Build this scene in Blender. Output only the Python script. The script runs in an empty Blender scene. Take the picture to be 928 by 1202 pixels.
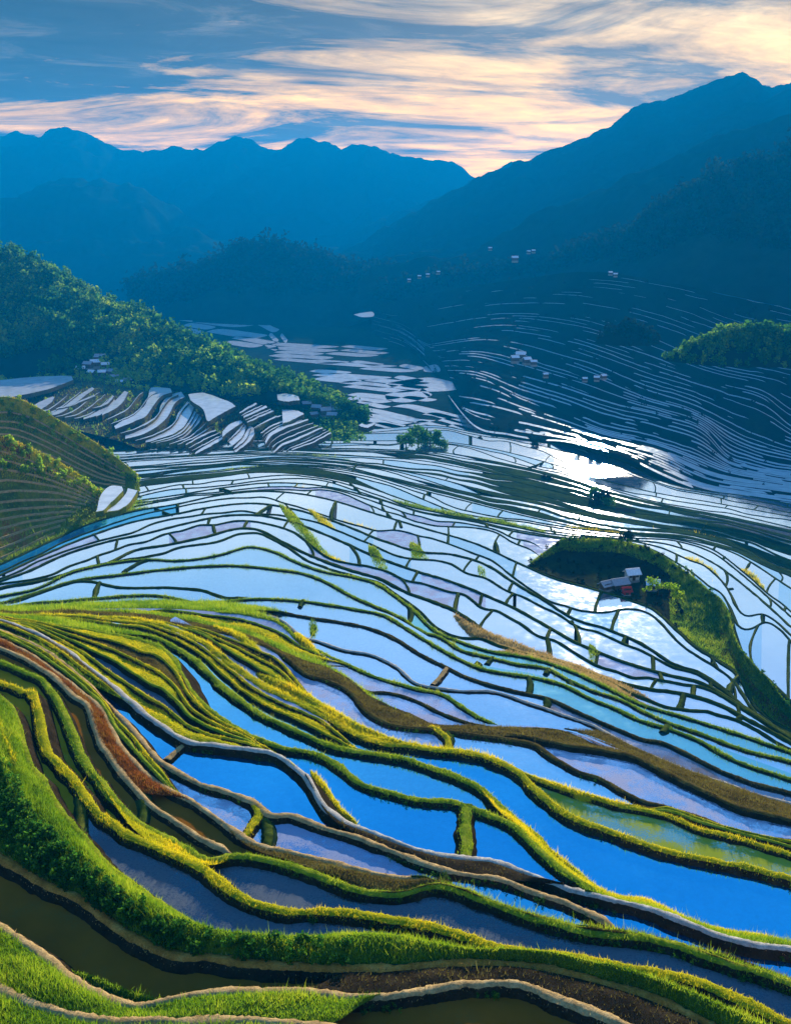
import bpy, math, random
import numpy as np
from mathutils import Vector, Matrix
R = math.radians
rng = np.random.default_rng(7)
random.seed(7)
sc = bpy.context.scene
COL = sc.collection

# ------------------------------------------------------------------ camera
W, H, F, PITCH = 928.0, 1202.0, 1154.0, R(17)
cd = bpy.data.cameras.new('camera'); cam = bpy.data.objects.new('camera', cd); COL.objects.link(cam)
cd.sensor_fit = 'HORIZONTAL'; cd.sensor_width = 36; cd.lens = 36 * F / W
cd.clip_start = 0.5; cd.clip_end = 60000
cam.location = (0, 0, 0); cam.rotation_euler = (math.pi / 2 - PITCH, 0, 0)
sc.camera = cam
cp, sp = math.cos(PITCH), math.sin(PITCH)

def ray(x, y):
    x = np.asarray(x, float); y = np.asarray(y, float)
    dx = (x - W / 2) / F; dy = (H / 2 - y) / F
    return dx, cp + dy * sp, -sp + dy * cp
def PZ(x, y, z):                       # survey point: sight line x level z
    a, b, c = ray(x, y); t = z / c
    return np.stack([a * t, b * t, np.broadcast_to(z, t.shape) + 0 * t], -1)
def PD(x, y, D):                       # survey point: sight line at forward distance D
    a, b, c = ray(x, y); t = D / b
    return np.stack([a * t, b * t, c * t], -1)

# ------------------------------------------------------------------ noise
def _h(ix, iy, s):
    n = (ix.astype(np.int64) * 374761393 + iy.astype(np.int64) * 668265263 + s * 1442695041) & 0x7fffffff
    n = ((n ^ (n >> 13)) * 1274126177) & 0x7fffffff
    return ((n ^ (n >> 16)) & 0xffff) / 65535.0
def vn(x, y, s=0):
    x = np.asarray(x, float); y = np.asarray(y, float) + 0 * x; x = x + 0 * y
    ix = np.floor(x); iy = np.floor(y); fx = x - ix; fy = y - iy
    fx = fx * fx * (3 - 2 * fx); fy = fy * fy * (3 - 2 * fy)
    a = _h(ix, iy, s); b = _h(ix + 1, iy, s); c = _h(ix, iy + 1, s); d = _h(ix + 1, iy + 1, s)
    return (a * (1 - fx) + b * fx) * (1 - fy) + (c * (1 - fx) + d * fx) * fy * 1.0
def fbm(x, y, o=4, s=0):
    r = 0; a = .5; k = 1.0
    for i in range(o):
        r = r + a * (vn(x * k, y * k, s + i * 17) - .5) * 2; a *= .5; k *= 2.03
    return r

def pchip(pts, xs):
    p = np.array(sorted(pts), float); X, Y = p[:, 0], p[:, 1]
    h = np.diff(X); d = np.diff(Y) / h
    m = np.zeros(len(X)); m[0] = d[0]; m[-1] = d[-1]
    for i in range(1, len(X) - 1):
        m[i] = (d[i - 1] * h[i] + d[i] * h[i - 1]) / (h[i] + h[i - 1])
    i = np.clip(np.searchsorted(X, xs) - 1, 0, len(h) - 1)
    t = (xs - X[i]) / h[i]
    tc = np.clip(t, 0, 1)
    y = (2*tc**3-3*tc**2+1)*Y[i] + (tc**3-2*tc**2+tc)*h[i]*m[i] + (-2*tc**3+3*tc**2)*Y[i+1] + (tc**3-tc**2)*h[i]*m[i+1]
    sl0 = np.clip(m[0], -.6, .6); sl1 = np.clip(m[-1], -.6, .6)
    y = np.where(xs < X[0], Y[0] + (xs - X[0]) * sl0 * .6, y)
    y = np.where(xs > X[-1], Y[-1] + (xs - X[-1]) * sl1 * .8, y)
    return y
def resample(pts, n):
    p = np.array(pts, float); q = [p]
    s = np.concatenate([[0], np.cumsum(np.linalg.norm(np.diff(p, axis=0), axis=1))])
    t = np.linspace(0, s[-1], n)
    # smooth by Catmull-Rom through the points
    i = np.clip(np.searchsorted(s, t, 'right') - 1, 0, len(p) - 2)
    u = ((t - s[i]) / np.maximum(s[i + 1] - s[i], 1e-9))[:, None]
    g = lambda k: p[np.clip(k, 0, len(p) - 1)]
    p0, p1, p2, p3 = g(i - 1), g(i), g(i + 1), g(i + 2)
    return .5 * ((2*p1) + (p2-p0)*u + (2*p0-5*p1+4*p2-p3)*u*u + (3*p1-p0-3*p2+p3)*u**3)

# ------------------------------------------------------------------ mesh helpers
def mk(name, verts, faces, mats, midx=None, parent=None, smooth=True, attr=None):
    me = bpy.data.meshes.new(name)
    verts = np.ascontiguousarray(verts, np.float32).reshape(-1, 3)
    if isinstance(faces, np.ndarray):
        nf, k = faces.shape
        me.vertices.add(len(verts)); me.vertices.foreach_set('co', verts.ravel())
        me.loops.add(nf * k); me.loops.foreach_set('vertex_index', np.ascontiguousarray(faces, np.int32).ravel())
        me.polygons.add(nf); me.polygons.foreach_set('loop_start', np.arange(0, nf * k, k, dtype=np.int32))
        me.polygons.foreach_set('loop_total', np.full(nf, k, np.int32))
        me.update(calc_edges=True)
    else:
        me.from_pydata(verts.tolist(), [], faces); nf = len(faces); me.update()
    for m in (mats if isinstance(mats, (list, tuple)) else [mats]): me.materials.append(m)
    if midx is not None: me.polygons.foreach_set('material_index', np.ascontiguousarray(midx, np.int32))
    me.polygons.foreach_set('use_smooth', np.full(nf, bool(smooth)))
    if attr is not None:
        a = me.attributes.new('rnd', 'FLOAT', 'POINT'); a.data.foreach_set('value', np.ascontiguousarray(attr, np.float32))
    o = bpy.data.objects.new(name, me); COL.objects.link(o)
    if parent is not None: o.parent = parent
    return o
def gridf(r, c):
    i = np.arange(r - 1)[:, None] * c + np.arange(c - 1)[None, :]
    i = i.ravel()
    return np.stack([i, i + 1, i + c + 1, i + c], -1)
def struct(o, kind='structure'): o['kind'] = kind; return o
def tag(o, label, cat, group=None, kind=None):
    o['label'] = label; o['category'] = cat
    if group: o['group'] = group
    if kind: o['kind'] = kind
    return o
def empty(name, loc, rz=0):
    o = bpy.data.objects.new(name, None); COL.objects.link(o); o.location = loc; o.rotation_euler = (0, 0, rz); o.empty_display_size = .3
    return o

# ------------------------------------------------------------------ materials
def nt(name):
    m = bpy.data.materials.new(name); m.use_nodes = True
    t = m.node_tree; t.nodes.clear()
    return m, t, t.nodes.new('ShaderNodeOutputMaterial')
def N(t, typ, **kw):
    n = t.nodes.new(typ)
    for k, v in kw.items():
        if k in n.inputs: n.inputs[k].default_value = v
        else: setattr(n, k, v)
    return n
def ramp(t, src, stops, interp='LINEAR'):
    r = t.nodes.new('ShaderNodeValToRGB'); r.color_ramp.interpolation = interp
    e = r.color_ramp.elements
    while len(e) > 1: e.remove(e[-1])
    e[0].position = stops[0][0]; e[0].color = (*stops[0][1], 1)
    for p, c in stops[1:]:
        x = e.new(p); x.color = (*c, 1)
    t.links.new(src, r.inputs[0]); return r.outputs[0]
def noise(t, scale, detail=4, rough=.6, vec=None, dist=0):
    n = N(t, 'ShaderNodeTexNoise', Scale=scale, Detail=detail, Roughness=rough, Distortion=dist)
    if vec is None:
        tc = t.nodes.new('ShaderNodeTexCoord'); vec = tc.outputs['Object']
    t.links.new(vec, n.inputs['Vector']); return n.outputs[0]
def mixc(t, f, a, b):
    m = t.nodes.new('ShaderNodeMix'); m.data_type = 'RGBA'
    if isinstance(f, float): m.inputs[0].default_value = f
    else: t.links.new(f, m.inputs[0])
    for i, s in ((6, a), (7, b)):
        if isinstance(s, tuple): m.inputs[i].default_value = (*s, 1)
        else: t.links.new(s, m.inputs[i])
    return m.outputs[2]
def soil(name, stops, scale=1.5, bump=.4, bscale=12, detail=6, trans=0.0):
    m, t, out = nt(name)
    n1 = noise(t, scale, detail, .65); c = ramp(t, n1, stops)
    n2 = noise(t, bscale, 5, .7)
    c2 = mixc(t, n2, c, c); 
    hsv = N(t, 'ShaderNodeHueSaturation'); t.links.new(c, hsv.inputs['Color'])
    mr = N(t, 'ShaderNodeMapRange'); t.links.new(n2, mr.inputs[0])
    mr.inputs[1].default_value = .25; mr.inputs[2].default_value = .75; mr.inputs[3].default_value = .55; mr.inputs[4].default_value = 1.45
    t.links.new(mr.outputs[0], hsv.inputs['Value'])
    b = N(t, 'ShaderNodeBump', Strength=bump, Distance=.25); t.links.new(n2, b.inputs['Height'])
    p = N(t, 'ShaderNodeBsdfPrincipled', Roughness=.95); p.inputs['Specular IOR Level'].default_value = 0.0
    t.links.new(hsv.outputs[0], p.inputs['Base Color']); t.links.new(b.outputs[0], p.inputs['Normal'])
    t.links.new(p.outputs[0], out.inputs[0]); return m
def leafy(name, stops, scale=.25, trans=.45, useattr=True):
    m, t, out = nt(name)
    n1 = noise(t, scale, 4, .6)
    if useattr:
        at = N(t, 'ShaderNodeAttribute'); at.attribute_name = 'rnd'
        ad = N(t, 'ShaderNodeMath', operation='MULTIPLY_ADD'); t.links.new(at.outputs['Fac'], ad.inputs[0]); ad.inputs[1].default_value = .5; t.links.new(n1, ad.inputs[2])
        sb = N(t, 'ShaderNodeMath', operation='SUBTRACT'); t.links.new(ad.outputs[0], sb.inputs[0]); sb.inputs[1].default_value = .25
        n1 = sb.outputs[0]
    c = ramp(t, n1, stops)
    d = N(t, 'ShaderNodeBsdfDiffuse'); tr = N(t, 'ShaderNodeBsdfTranslucent')
    t.links.new(c, d.inputs[0]); t.links.new(c, tr.inputs[0])
    mx = N(t, 'ShaderNodeMixShader'); mx.inputs[0].default_value = trans
    t.links.new(d.outputs[0], mx.inputs[1]); t.links.new(tr.outputs[0], mx.inputs[2]); t.links.new(mx.outputs[0], out.inputs[0]); return m
def water(name, base, tint, fac, rough=.03, bump=.02, scum=None, scumamt=.5, bscale=1.2, level=False):
    """shallow flooded paddy: muddy bed seen through a mirror-like skin of water, with optional floating weed"""
    m, t, out = nt(name)
    n1 = noise(t, .16, 4, .6); n2 = noise(t, 2.6, 6, .75)
    bc = mixc(t, n1, tuple(.4 * x for x in base), tuple(min(1, 1.6 * x) for x in base))
    d = N(t, 'ShaderNodeBsdfDiffuse'); t.links.new(bc, d.inputs[0])
    g = N(t, 'ShaderNodeBsdfGlossy', Roughness=rough); rm = N(t, 'ShaderNodeMapRange'); t.links.new(noise(t, .35, 5, .7), rm.inputs[0]); rm.inputs[1].default_value = .35; rm.inputs[2].default_value = .7; rm.inputs[3].default_value = rough * .6; rm.inputs[4].default_value = rough + .07; t.links.new(rm.outputs[0], g.inputs['Roughness']); g.inputs[0].default_value = (*tint, 1)
    n3 = noise(t, bscale, 3, .5)
    b = N(t, 'ShaderNodeBump', Strength=bump, Distance=.3); t.links.new(n3, b.inputs['Height'])
    if level:
        cx = t.nodes.new('ShaderNodeCombineXYZ'); cx.inputs[2].default_value = 1.0; t.links.new(cx.outputs[0], b.inputs['Normal'])
    t.links.new(b.outputs[0], g.inputs['Normal'])
    fr = N(t, 'ShaderNodeFresnel', IOR=1.33)
    mr = N(t, 'ShaderNodeMapRange'); t.links.new(fr.outputs[0], mr.inputs[0])
    mr.inputs[1].default_value = .02; mr.inputs[2].default_value = .5; mr.inputs[3].default_value = fac; mr.inputs[4].default_value = min(.95, fac + .45)
    nm = N(t, 'ShaderNodeMapRange'); t.links.new(n2, nm.inputs[0]); nm.inputs[1].default_value = .3; nm.inputs[2].default_value = .7; nm.inputs[3].default_value = .84; nm.inputs[4].default_value = 1.0
    mu = N(t, 'ShaderNodeMath', operation='MULTIPLY'); t.links.new(mr.outputs[0], mu.inputs[0]); t.links.new(nm.outputs[0], mu.inputs[1])
    mx = N(t, 'ShaderNodeMixShader'); t.links.new(mu.outputs[0], mx.inputs[0]); t.links.new(d.outputs[0], mx.inputs[1]); t.links.new(g.outputs[0], mx.inputs[2])
    sh = mx.outputs[0]
    if scum:
        s1 = noise(t, 6.5, 7, .85); s2 = noise(t, .3, 4, .6)
        ad = N(t, 'ShaderNodeMath', operation='MULTIPLY_ADD'); t.links.new(s2, ad.inputs[0]); ad.inputs[1].default_value = .9; t.links.new(s1, ad.inputs[2])
        mk_ = N(t, 'ShaderNodeMapRange'); t.links.new(ad.outputs[0], mk_.inputs[0])
        lo = 1.15 - .45 * scumamt
        mk_.inputs[1].default_value = lo; mk_.inputs[2].default_value = lo + .16
        sd = N(t, 'ShaderNodeBsdfDiffuse'); sd.inputs[0].default_value = (*scum, 1)
        m2 = N(t, 'ShaderNodeMixShader'); t.links.new(mk_.outputs[0], m2.inputs[0]); t.links.new(sh, m2.inputs[1]); t.links.new(sd.outputs[0], m2.inputs[2]); sh = m2.outputs[0]
    t.links.new(sh, out.inputs[0]); return m

M = {}
# waters (bed colour, film tint, mirror share at steep view)
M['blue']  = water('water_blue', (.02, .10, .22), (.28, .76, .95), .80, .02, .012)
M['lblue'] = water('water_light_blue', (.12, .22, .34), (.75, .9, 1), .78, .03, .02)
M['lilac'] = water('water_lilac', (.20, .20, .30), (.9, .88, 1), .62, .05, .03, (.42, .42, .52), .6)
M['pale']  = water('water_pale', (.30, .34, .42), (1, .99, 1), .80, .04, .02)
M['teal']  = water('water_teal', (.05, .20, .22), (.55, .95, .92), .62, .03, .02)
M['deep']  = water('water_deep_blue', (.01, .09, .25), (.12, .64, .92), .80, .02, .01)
M['olive'] = water('water_olive', (.38, .22, .008), (.6, .36, .03), .02, .08, .03, (.42, .30, .03), .35)
M['brown'] = water('water_brown', (.26, .095, .010), (.45, .18, .03), .02, .06, .03, (.20, .10, .02), .3)
M['dark']  = water('water_dark', (.022, .03, .04), (.6, .7, .85), .13, .07, .04, (.12, .14, .16), .66)
M['grey']  = water('water_grey_blue', (.09, .12, .20), (.6, .72, 1), .50, .06, .04, (.30, .33, .45), .8)
M['scum']  = water('water_weed', (.14, .20, .12), (.6, .9, .8), .45, .05, .03, (.30, .34, .03), .72)
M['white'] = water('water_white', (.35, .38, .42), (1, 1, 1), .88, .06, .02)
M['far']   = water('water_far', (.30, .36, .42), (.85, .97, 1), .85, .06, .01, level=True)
M['milk']  = water('water_milky', (.80, .84, .86), (1, 1, 1), .10, .08, .01)  # white base colour carries the sky reflection these pools do not mirror
M['silt']  = water('water_silty', (.80, .90, .97), (.9, 1, 1), .05, .10, .01, level=True)  # slope treads: bright sky reflection put into the pale base colour
M['vivid'] = water('water_vivid_blue', (.012, .20, .42), (.3, .8, 1), .30, .03, .01)  # blue sky reflection painted into the base; the real mirror shows the dark hill
# earths
M['mud']   = soil('wet_mud', [(.3, (.012, .010, .006)), (.6, (.035, .026, .014)), (.8, (.06, .05, .02))], .8, .5, 8)
M['tan']   = soil('dry_earth', [(.3, (.26, .17, .07)), (.55, (.46, .31, .13)), (.8, (.60, .45, .22))], 1.2, .5, 9)
M['orange'] = soil('orange_earth', [(.3, (.26, .10, .015)), (.55, (.52, .21, .035)), (.8, (.6, .34, .09))], 1.0, .5, 9)
M['white_e'] = soil('pale_dry_earth', [(.3, (.30, .27, .22)), (.6, (.46, .43, .36)), (.85, (.6, .57, .5))], 1.2, .4, 9)
M['greenc'] = soil('mossy_crest', [(.3, (.09, .15, .010)), (.5, (.24, .29, .015)), (.75, (.42, .40, .04))], .9, .6, 9)
M['yelg']  = soil('yellow_turf', [(.25, (.12, .18, .008)), (.5, (.36, .33, .010)), (.7, (.55, .42, .012)), (.85, (.55, .30, .012))], .35, .6, 7)
M['turf']  = soil('green_turf', [(.25, (.02, .05, .006)), (.5, (.06, .12, .010)), (.75, (.15, .20, .014))], .4, .7, 5)
M['turfm'] = soil('mid_turf', [(.25, (.02, .03, .006)), (.5, (.05, .075, .012)), (.75, (.15, .15, .02))], .06, .6, 1.2)
M['redg']  = soil('red_soil', [(.3, (.05, .02, .008)), (.5, (.18, .05, .012)), (.75, (.28, .11, .02))], .5, .6, 6)
M['brng']  = soil('brown_turf', [(.3, (.03, .022, .008)), (.5, (.09, .065, .018)), (.75, (.15, .13, .03))], .5, .6, 6)
M['sand']  = soil('straw_turf', [(.3, (.10, .09, .03)), (.5, (.24, .20, .07)), (.75, (.38, .32, .14))], .4, .5, 6)
M['dturf'] = soil('dark_turf', [(.3, (.010, .012, .008)), (.5, (.022, .026, .012)), (.75, (.045, .06, .015))], .05, .6, .8)
M['vturf'] = soil('valley_turf', [(.3, (.010, .024, .012)), (.5, (.02, .042, .016)), (.75, (.05, .08, .015))], .05, .6, .5)
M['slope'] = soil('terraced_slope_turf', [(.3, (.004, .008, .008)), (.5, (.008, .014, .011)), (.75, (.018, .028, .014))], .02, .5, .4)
M['vill']  = soil('village_slope_turf', [(.25, (.03, .025, .016)), (.5, (.065, .055, .03)), (.68, (.14, .13, .03)), (.85, (.20, .19, .03))], .035, .6, .5)
M['spur']  = soil('spur_turf', [(.25, (.02, .035, .006)), (.45, (.07, .10, .010)), (.56, (.18, .18, .012)), (.63, (.28, .12, .016)), (.72, (.32, .07, .012))], .035, .6, .5)
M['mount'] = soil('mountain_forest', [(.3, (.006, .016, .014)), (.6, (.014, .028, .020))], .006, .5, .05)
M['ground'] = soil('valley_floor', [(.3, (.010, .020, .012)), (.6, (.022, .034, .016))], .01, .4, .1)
# leaves
M['g_green'] = leafy('grass_green', [(.2, (.05, .15, .008)), (.5, (.22, .36, .012)), (.8, (.50, .54, .03))], .22, .55)
M['g_yel'] = leafy('grass_yellow', [(.2, (.24, .34, .010)), (.42, (.56, .52, .012)), (.7, (.80, .62, .015)), (.92, (.78, .42, .02))], .2, .55)
M['g_red'] = leafy('grass_red', [(.2, (.12, .05, .012)), (.5, (.30, .10, .02)), (.8, (.36, .22, .04))], .4, .4)
M['g_tan'] = leafy('grass_straw', [(.2, (.30, .20, .06)), (.6, (.60, .42, .15)), (.9, (.7, .55, .25))], .4, .35)
M['g_brn'] = leafy('grass_brown', [(.2, (.06, .05, .015)), (.6, (.17, .14, .03)), (.9, (.28, .26, .05))], .4, .4)
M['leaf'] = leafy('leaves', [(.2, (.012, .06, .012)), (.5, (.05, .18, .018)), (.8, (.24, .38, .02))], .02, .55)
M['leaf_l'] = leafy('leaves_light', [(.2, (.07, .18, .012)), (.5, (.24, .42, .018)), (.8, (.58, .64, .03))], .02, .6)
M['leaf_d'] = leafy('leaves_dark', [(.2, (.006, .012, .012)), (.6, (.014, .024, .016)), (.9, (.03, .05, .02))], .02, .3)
M['bark'] = soil('bark', [(.3, (.04, .03, .02)), (.7, (.10, .08, .06))], 2, .5, 8)
def plain(name, c, rough=.7, var=.25, sc_=3.):
    return soil(name, [(.25, tuple(x * (1 - var) for x in c)), (.75, tuple(min(1, x * (1 + var)) for x in c))], sc_, .2, sc_ * 4)
M['wall'] = plain('plank_wall', (.10, .07, .05)); M['roofg'] = plain('grey_tile_roof', (.34, .35, .38)); M['roofw'] = plain('pale_sheet_roof', (.72, .74, .78))
M['red'] = plain('red_paint', (.42, .03, .03)); M['stone'] = plain('stone_base', (.25, .24, .22)); M['glass'] = plain('dark_pane', (.03, .04, .05)); M['wood'] = plain('dark_wood', (.06, .04, .025)); M['lwall'] = plain('pale_wall', (.45, .43, .40))

# ------------------------------------------------------------------ grass
def blades(name, pts, hgt, wid, mat, parent=None, kind=None):
    n = len(pts)
    if n == 0: return None
    pts = np.asarray(pts); a = rng.uniform(0, 2 * np.pi, n); cn = np.clip(.55 + 1.1 * fbm(pts[:, 0] * 18 / (18 + 40 * hgt), pts[:, 1] * 18 / (18 + 40 * hgt), 3, 77), .25, 1.7); h = hgt * rng.uniform(.45, 1.3, n) * (.45 + .8 * cn) * np.where(rng.uniform(0, 1, n) < .05, 1.9, 1); w = wid * rng.uniform(.6, 1.3, n)
    d = np.stack([np.cos(a), np.sin(a), 0 * a], -1); l = rng.normal(0, .35, (n, 2)) * h[:, None]
    lean = np.concatenate([l, h[:, None]], 1)
    v = np.empty((n, 3, 3)); v[:, 0] = pts - d * w[:, None]; v[:, 1] = pts + d * w[:, None]; v[:, 2] = pts + lean
    f = np.arange(3 * n).reshape(n, 3)
    o = mk(name, v.reshape(-1, 3), f, mat, parent=parent, smooth=False, attr=np.repeat(np.clip(rng.uniform(0, 1, n) * .6 + .4 * cn - .05, 0, 1), 3))
    if kind: o['kind'] = kind
    return o
def scatter(P0, P1, dens, cap, lift=0.0):
    """random points over the ruled strip P0->P1 (rows of points)"""
    c0 = .5 * (P0[:-1] + P0[1:]); c1 = .5 * (P1[:-1] + P1[1:])
    A = np.linalg.norm(P0[1:] - P0[:-1], axis=1) * .5 + np.linalg.norm(P1[1:] - P1[:-1], axis=1) * .5
    wd = np.linalg.norm(c1 - c0, axis=1); A = A * wd
    n = int(min(cap, A.sum() * dens))
    if n < 1: return np.zeros((0, 3))
    i = rng.choice(len(A), n, p=A / A.sum()); u = rng.uniform(0, 1, n)[:, None]; v = rng.uniform(0, 1, n)[:, None]
    a = P0[i] * (1 - u) + P0[i + 1] * u; b = P1[i] * (1 - u) + P1[i + 1] * u
    p = a * (1 - v) + b * v; p[:, 2] += lift * 4 * (v * (1 - v))[:, 0]
    return p

# ------------------------------------------------------------------ bunds (low earth walls)
STY = {  # crest material, side material, grass material, grass density factor
    'green': ('greenc', 'mud', 'g_green', 1.0), 'yel': ('yelg', 'mud', 'g_yel', 1.0), 'tan': ('tan', 'mud', 'g_tan', .35),
    'orange': ('orange', 'mud', 'g_tan', .35), 'white': ('white_e', 'mud', 'g_tan', .12), 'brown': ('brng', 'mud', 'g_brn', .7), 'thin': ('turfm', 'vturf', None, 0)}
def bund(name, P, width, hn, hf, style, parent=None, grass=True, seed=0, gh=.2, taper=True):
    """earth bund swept along the crest P; near foot hn below, far foot hf below"""
    P = np.array(P); n = len(P)
    T = np.gradient(P[:, :2], axis=0); T /= np.maximum(np.linalg.norm(T, axis=1), 1e-9)[:, None]
    nr = np.stack([-T[:, 1], T[:, 0]], -1)
    away = (nr * P[:, :2]).sum(1).mean()
    if away < 0: nr = -nr
    s = np.concatenate([[0], np.cumsum(np.linalg.norm(np.diff(P, axis=0), axis=1))])
    wj = width * (1 + .42 * fbm(s * .55, s * 0 + seed * 3.1, 4, 3)); cj = .10 * fbm(s * .8, s * 0 + seed * 7.7, 4, 9) * min(1, width)
    dr = width * .22 * fbm(s * .35, s * 0 + seed * 1.7, 4, 11)
    hf = np.broadcast_to(hf, (n,))
    k5 = np.minimum(np.arange(n), np.arange(n)[::-1]); ev = np.clip((k5 + .25) / min(5, max(2, n / 4)), 0, 1) if taper else np.ones(n)
    wj = wj * (.25 + .75 * ev); P[:, 2] -= (1 - ev) * hn * .9
    prof = [(-1.05, None, 0), (-.62, -.45 * hn, 0), (-.42, -.10, 1), (-.1, 0, 1), (.2, 0.0, 1), (.45, -.10, 1), (0, 'far', 0)]
    rows = []
    for k, (d, h, _) in enumerate(prof):
        q = P.copy()
        if h is None: off = d * wj; z = -hn + 0 * s
        elif h == 'far': off = .5 * wj + .62 * hf; z = -hf
        else: off = d * wj; z = h + cj + (0 if abs(d) > .5 else .03 * fbm(s * 2.3, s * 0 + k, 3, 5))
        q[:, :2] += nr * (off + dr)[:, None]; q[:, 2] += z; rows.append(q)
    V = np.stack(rows); V = V + rng.normal(0, .035 * min(1, width), V.shape) * [1, 1, .7]
    cm, sm, gm, gd = STY[style]
    mi = np.repeat([0, 0, 1, 1, 1, 0], n - 1)
    o = mk(name, V.reshape(-1, 3), gridf(len(prof), n), [M[sm], M[cm]], mi, parent)
    if grass and gm:
        dist = np.linalg.norm(P, axis=1).mean(); gd2 = gd * 130 * min(1, (70 / dist) ** 1.3)
        a = scatter(V[2], V[5], gd2 / max(width, .3), 26000); b = scatter(V[1], V[2], gd2 * .5, 9000)
        k = max(1, (dist / 75) ** .8)
        blades('grass', np.concatenate([a, b]), gh * k * (1 if style in ('green', 'yel') else .55), .022 * k, M[gm], parent=o)
    return o

# ------------------------------------------------------------------ foreground + valley lines (y as function of x, photo survey coordinates)
def Zy(y): return np.interp(y, [490, 503, 535, 560, 600, 640, 700, 800, 900, 1000, 1100, 1202, 1320], [-168, -165, -150, -136, -112, -92, -73, -55.5, -47.5, -42.5, -39.6, -37.6, -36.2])
XS = np.arange(-150, 1081, 4.0)
L = []     # (key, pts, style, width, freeboard, label)
def ln(key, pts, style='green', width=.75, fb=.35, label=None, rng_=(-150, 1080)): L.append(dict(k=key, p=pts, s=style, w=width, fb=fb, l=label, r=rng_))
ln('A', [(-40,1265),(100,1290),(300,1290),(464,1310),(928,1380)], 'tan', .8, .6)
ln('B0', [(-40,1140),(0,1163),(50,1182),(100,1195),(200,1197),(300,1197),(360,1203),(460,1228),(928,1320)], 'tan', 0.82, .7, 'sandy topped earth bund cutting across the bottom left corner, the nearest one of all')
ln('B1', [(-40,1065),(0,1088),(40,1115),(85,1150),(120,1170),(155,1180),(220,1168),(280,1163),(350,1162),(400,1168),(464,1167),(564,1152),(614,1155),(664,1175),(714,1195),(760,1215),(928,1300)], 'tan', .72, .7, 'tan crested bund below the dark brown paddy at bottom left')
ln('B2', [(-40,985),(0,1005),(50,1035),(100,1060),(150,1095),(200,1119),(250,1124),(350,1134),(464,1135),(539,1130),(614,1132),(689,1147),(764,1170),(830,1200),(928,1250)], 'orange', .75, .8, 'orange brown bund between the dark brown paddy and the tall green grass bank')
ln('D', [(-40,800),(0,818),(21,851),(28,882),(52,920),(68,950),(85,970),(125,1015),(175,1055),(240,1092),(300,1101),(350,1101),(464,1100),(504,1109),(589,1127),(664,1136),(739,1151),(814,1172),(880,1200),(928,1222)], 'green', .7, .5, 'bright green bund along the top of the tall grass bank at lower left')
ln('C', [(-40,788),(0,801),(24,810),(45,834),(50,865),(66,892),(90,920),(110,948),(140,972),(170,987),(235,1017),(280,1050),(325,1067),(390,1069),(464,1079),(539,1095),(589,1112),(664,1122),(739,1135),(814,1150),(864,1170),(928,1200)], 'yel', .8, .6, 'yellow green bund on the upper side of the dark weedy paddy above the grass bank')
ln('E', [(-40,765),(0,776),(31,789),(52,801),(72,830),(83,858),(93,882),(119,920),(150,955),(200,985),(240,1008),(280,1004),(320,1009),(375,1027),(425,1045),(464,1049),(519,1040),(564,1055),(639,1080),(689,1092),(734,1097),(789,1107),(839,1125),(928,1153)], 'green', .75, .6, 'long green humped bund under the grey blue strip paddies, running to the lower right')
ln('G', [(-40,745),(0,760),(34,775),(62,794),(86,815),(107,837),(114,861),(131,889),(157,925),(200,960),(240,985),(275,1000),(320,1006),(375,1024),(425,1042)], 'tan', .64, .5, 'thin straw coloured bund between the brown strip paddies at left', (-150, 280))
ln('Hh', [(-40,738),(0,750),(48,776),(75,796),(100,816),(121,836),(134,865),(152,889),(185,918),(225,941),(260,965),(290,985),(350,1002),(400,1015),(464,1029),(499,1031),(519,1036),(564,1051),(639,1076),(689,1088),(734,1093),(928,1149)], 'tan', .64, .5, 'tan bund above the red soil strip and below the lilac grey paddy', (-150, 525))
ln('I', [(-40,728),(0,740),(60,768),(110,810),(135,835),(160,862),(175,881),(195,897),(225,915),(270,930),(300,943),(312,954),(341,957),(386,972),(421,983),(464,1000),(529,1022),(589,1032),(639,1050),(689,1070),(729,1090),(789,1103),(839,1121),(928,1149)], 'tan', .68, .5, 'pinkish tan bund below the deep blue corner paddy, kinked at the left', (-150, 732))
ln('J', [(-40,718),(0,727),(50,746),(95,775),(140,812),(180,845),(220,869),(260,875),(300,880),(317,883),(338,893),(362,915),(379,943),(403,963),(438,977),(472,991),(507,1001),(541,1006),(576,1009),(620,1025),(664,1040),(714,1054),(764,1066),(814,1087),(864,1104),(928,1112)], 'white', .7, .8, 'long dark sided bund with a pale crest below the largest blue paddy at right')
ln('K', [(-40,715),(0,723),(60,732),(120,742),(165,751),(192,762),(207,780),(218,802),(242,830),(285,858),(318,872),(334,877),(369,884),(397,898),(424,919),(455,929),(493,938),(534,941),(552,948),(576,957),(600,967),(620,984),(640,1004),(664,1024),(709,1051),(764,1063),(814,1084),(928,1109)], 'green', .8, .55, 'green bund above the two blue paddies parted by a short grassy dike', (-150, 712))
ln('K2', [(-40,714),(0,722),(60,726),(120,736),(190,751),(230,775),(262,806),(300,834),(352,859),(386,874),(421,881),(472,889),(507,900),(541,913),(569,929),(583,944),(600,958),(620,975),(640,995),(664,1016),(709,1047),(764,1060),(814,1081),(928,1106)], 'green', .85, .6, 'green bund curving along the right bank of the winding blue strip paddy', (-150, 712))
ln('K3', [(-40,713),(0,721),(80,722),(130,726),(200,737),(240,755),(270,779),(300,800),(330,816),(376,838),(410,857),(438,868),(490,877),(541,882),(576,890),(600,901),(629,926),(653,947),(677,961),(711,974),(746,987),(780,997),(815,1005),(849,1012),(884,1019),(928,1030)], 'yel', .9, .7, 'thick yellow green bund above the largest blue paddy at right')
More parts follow.
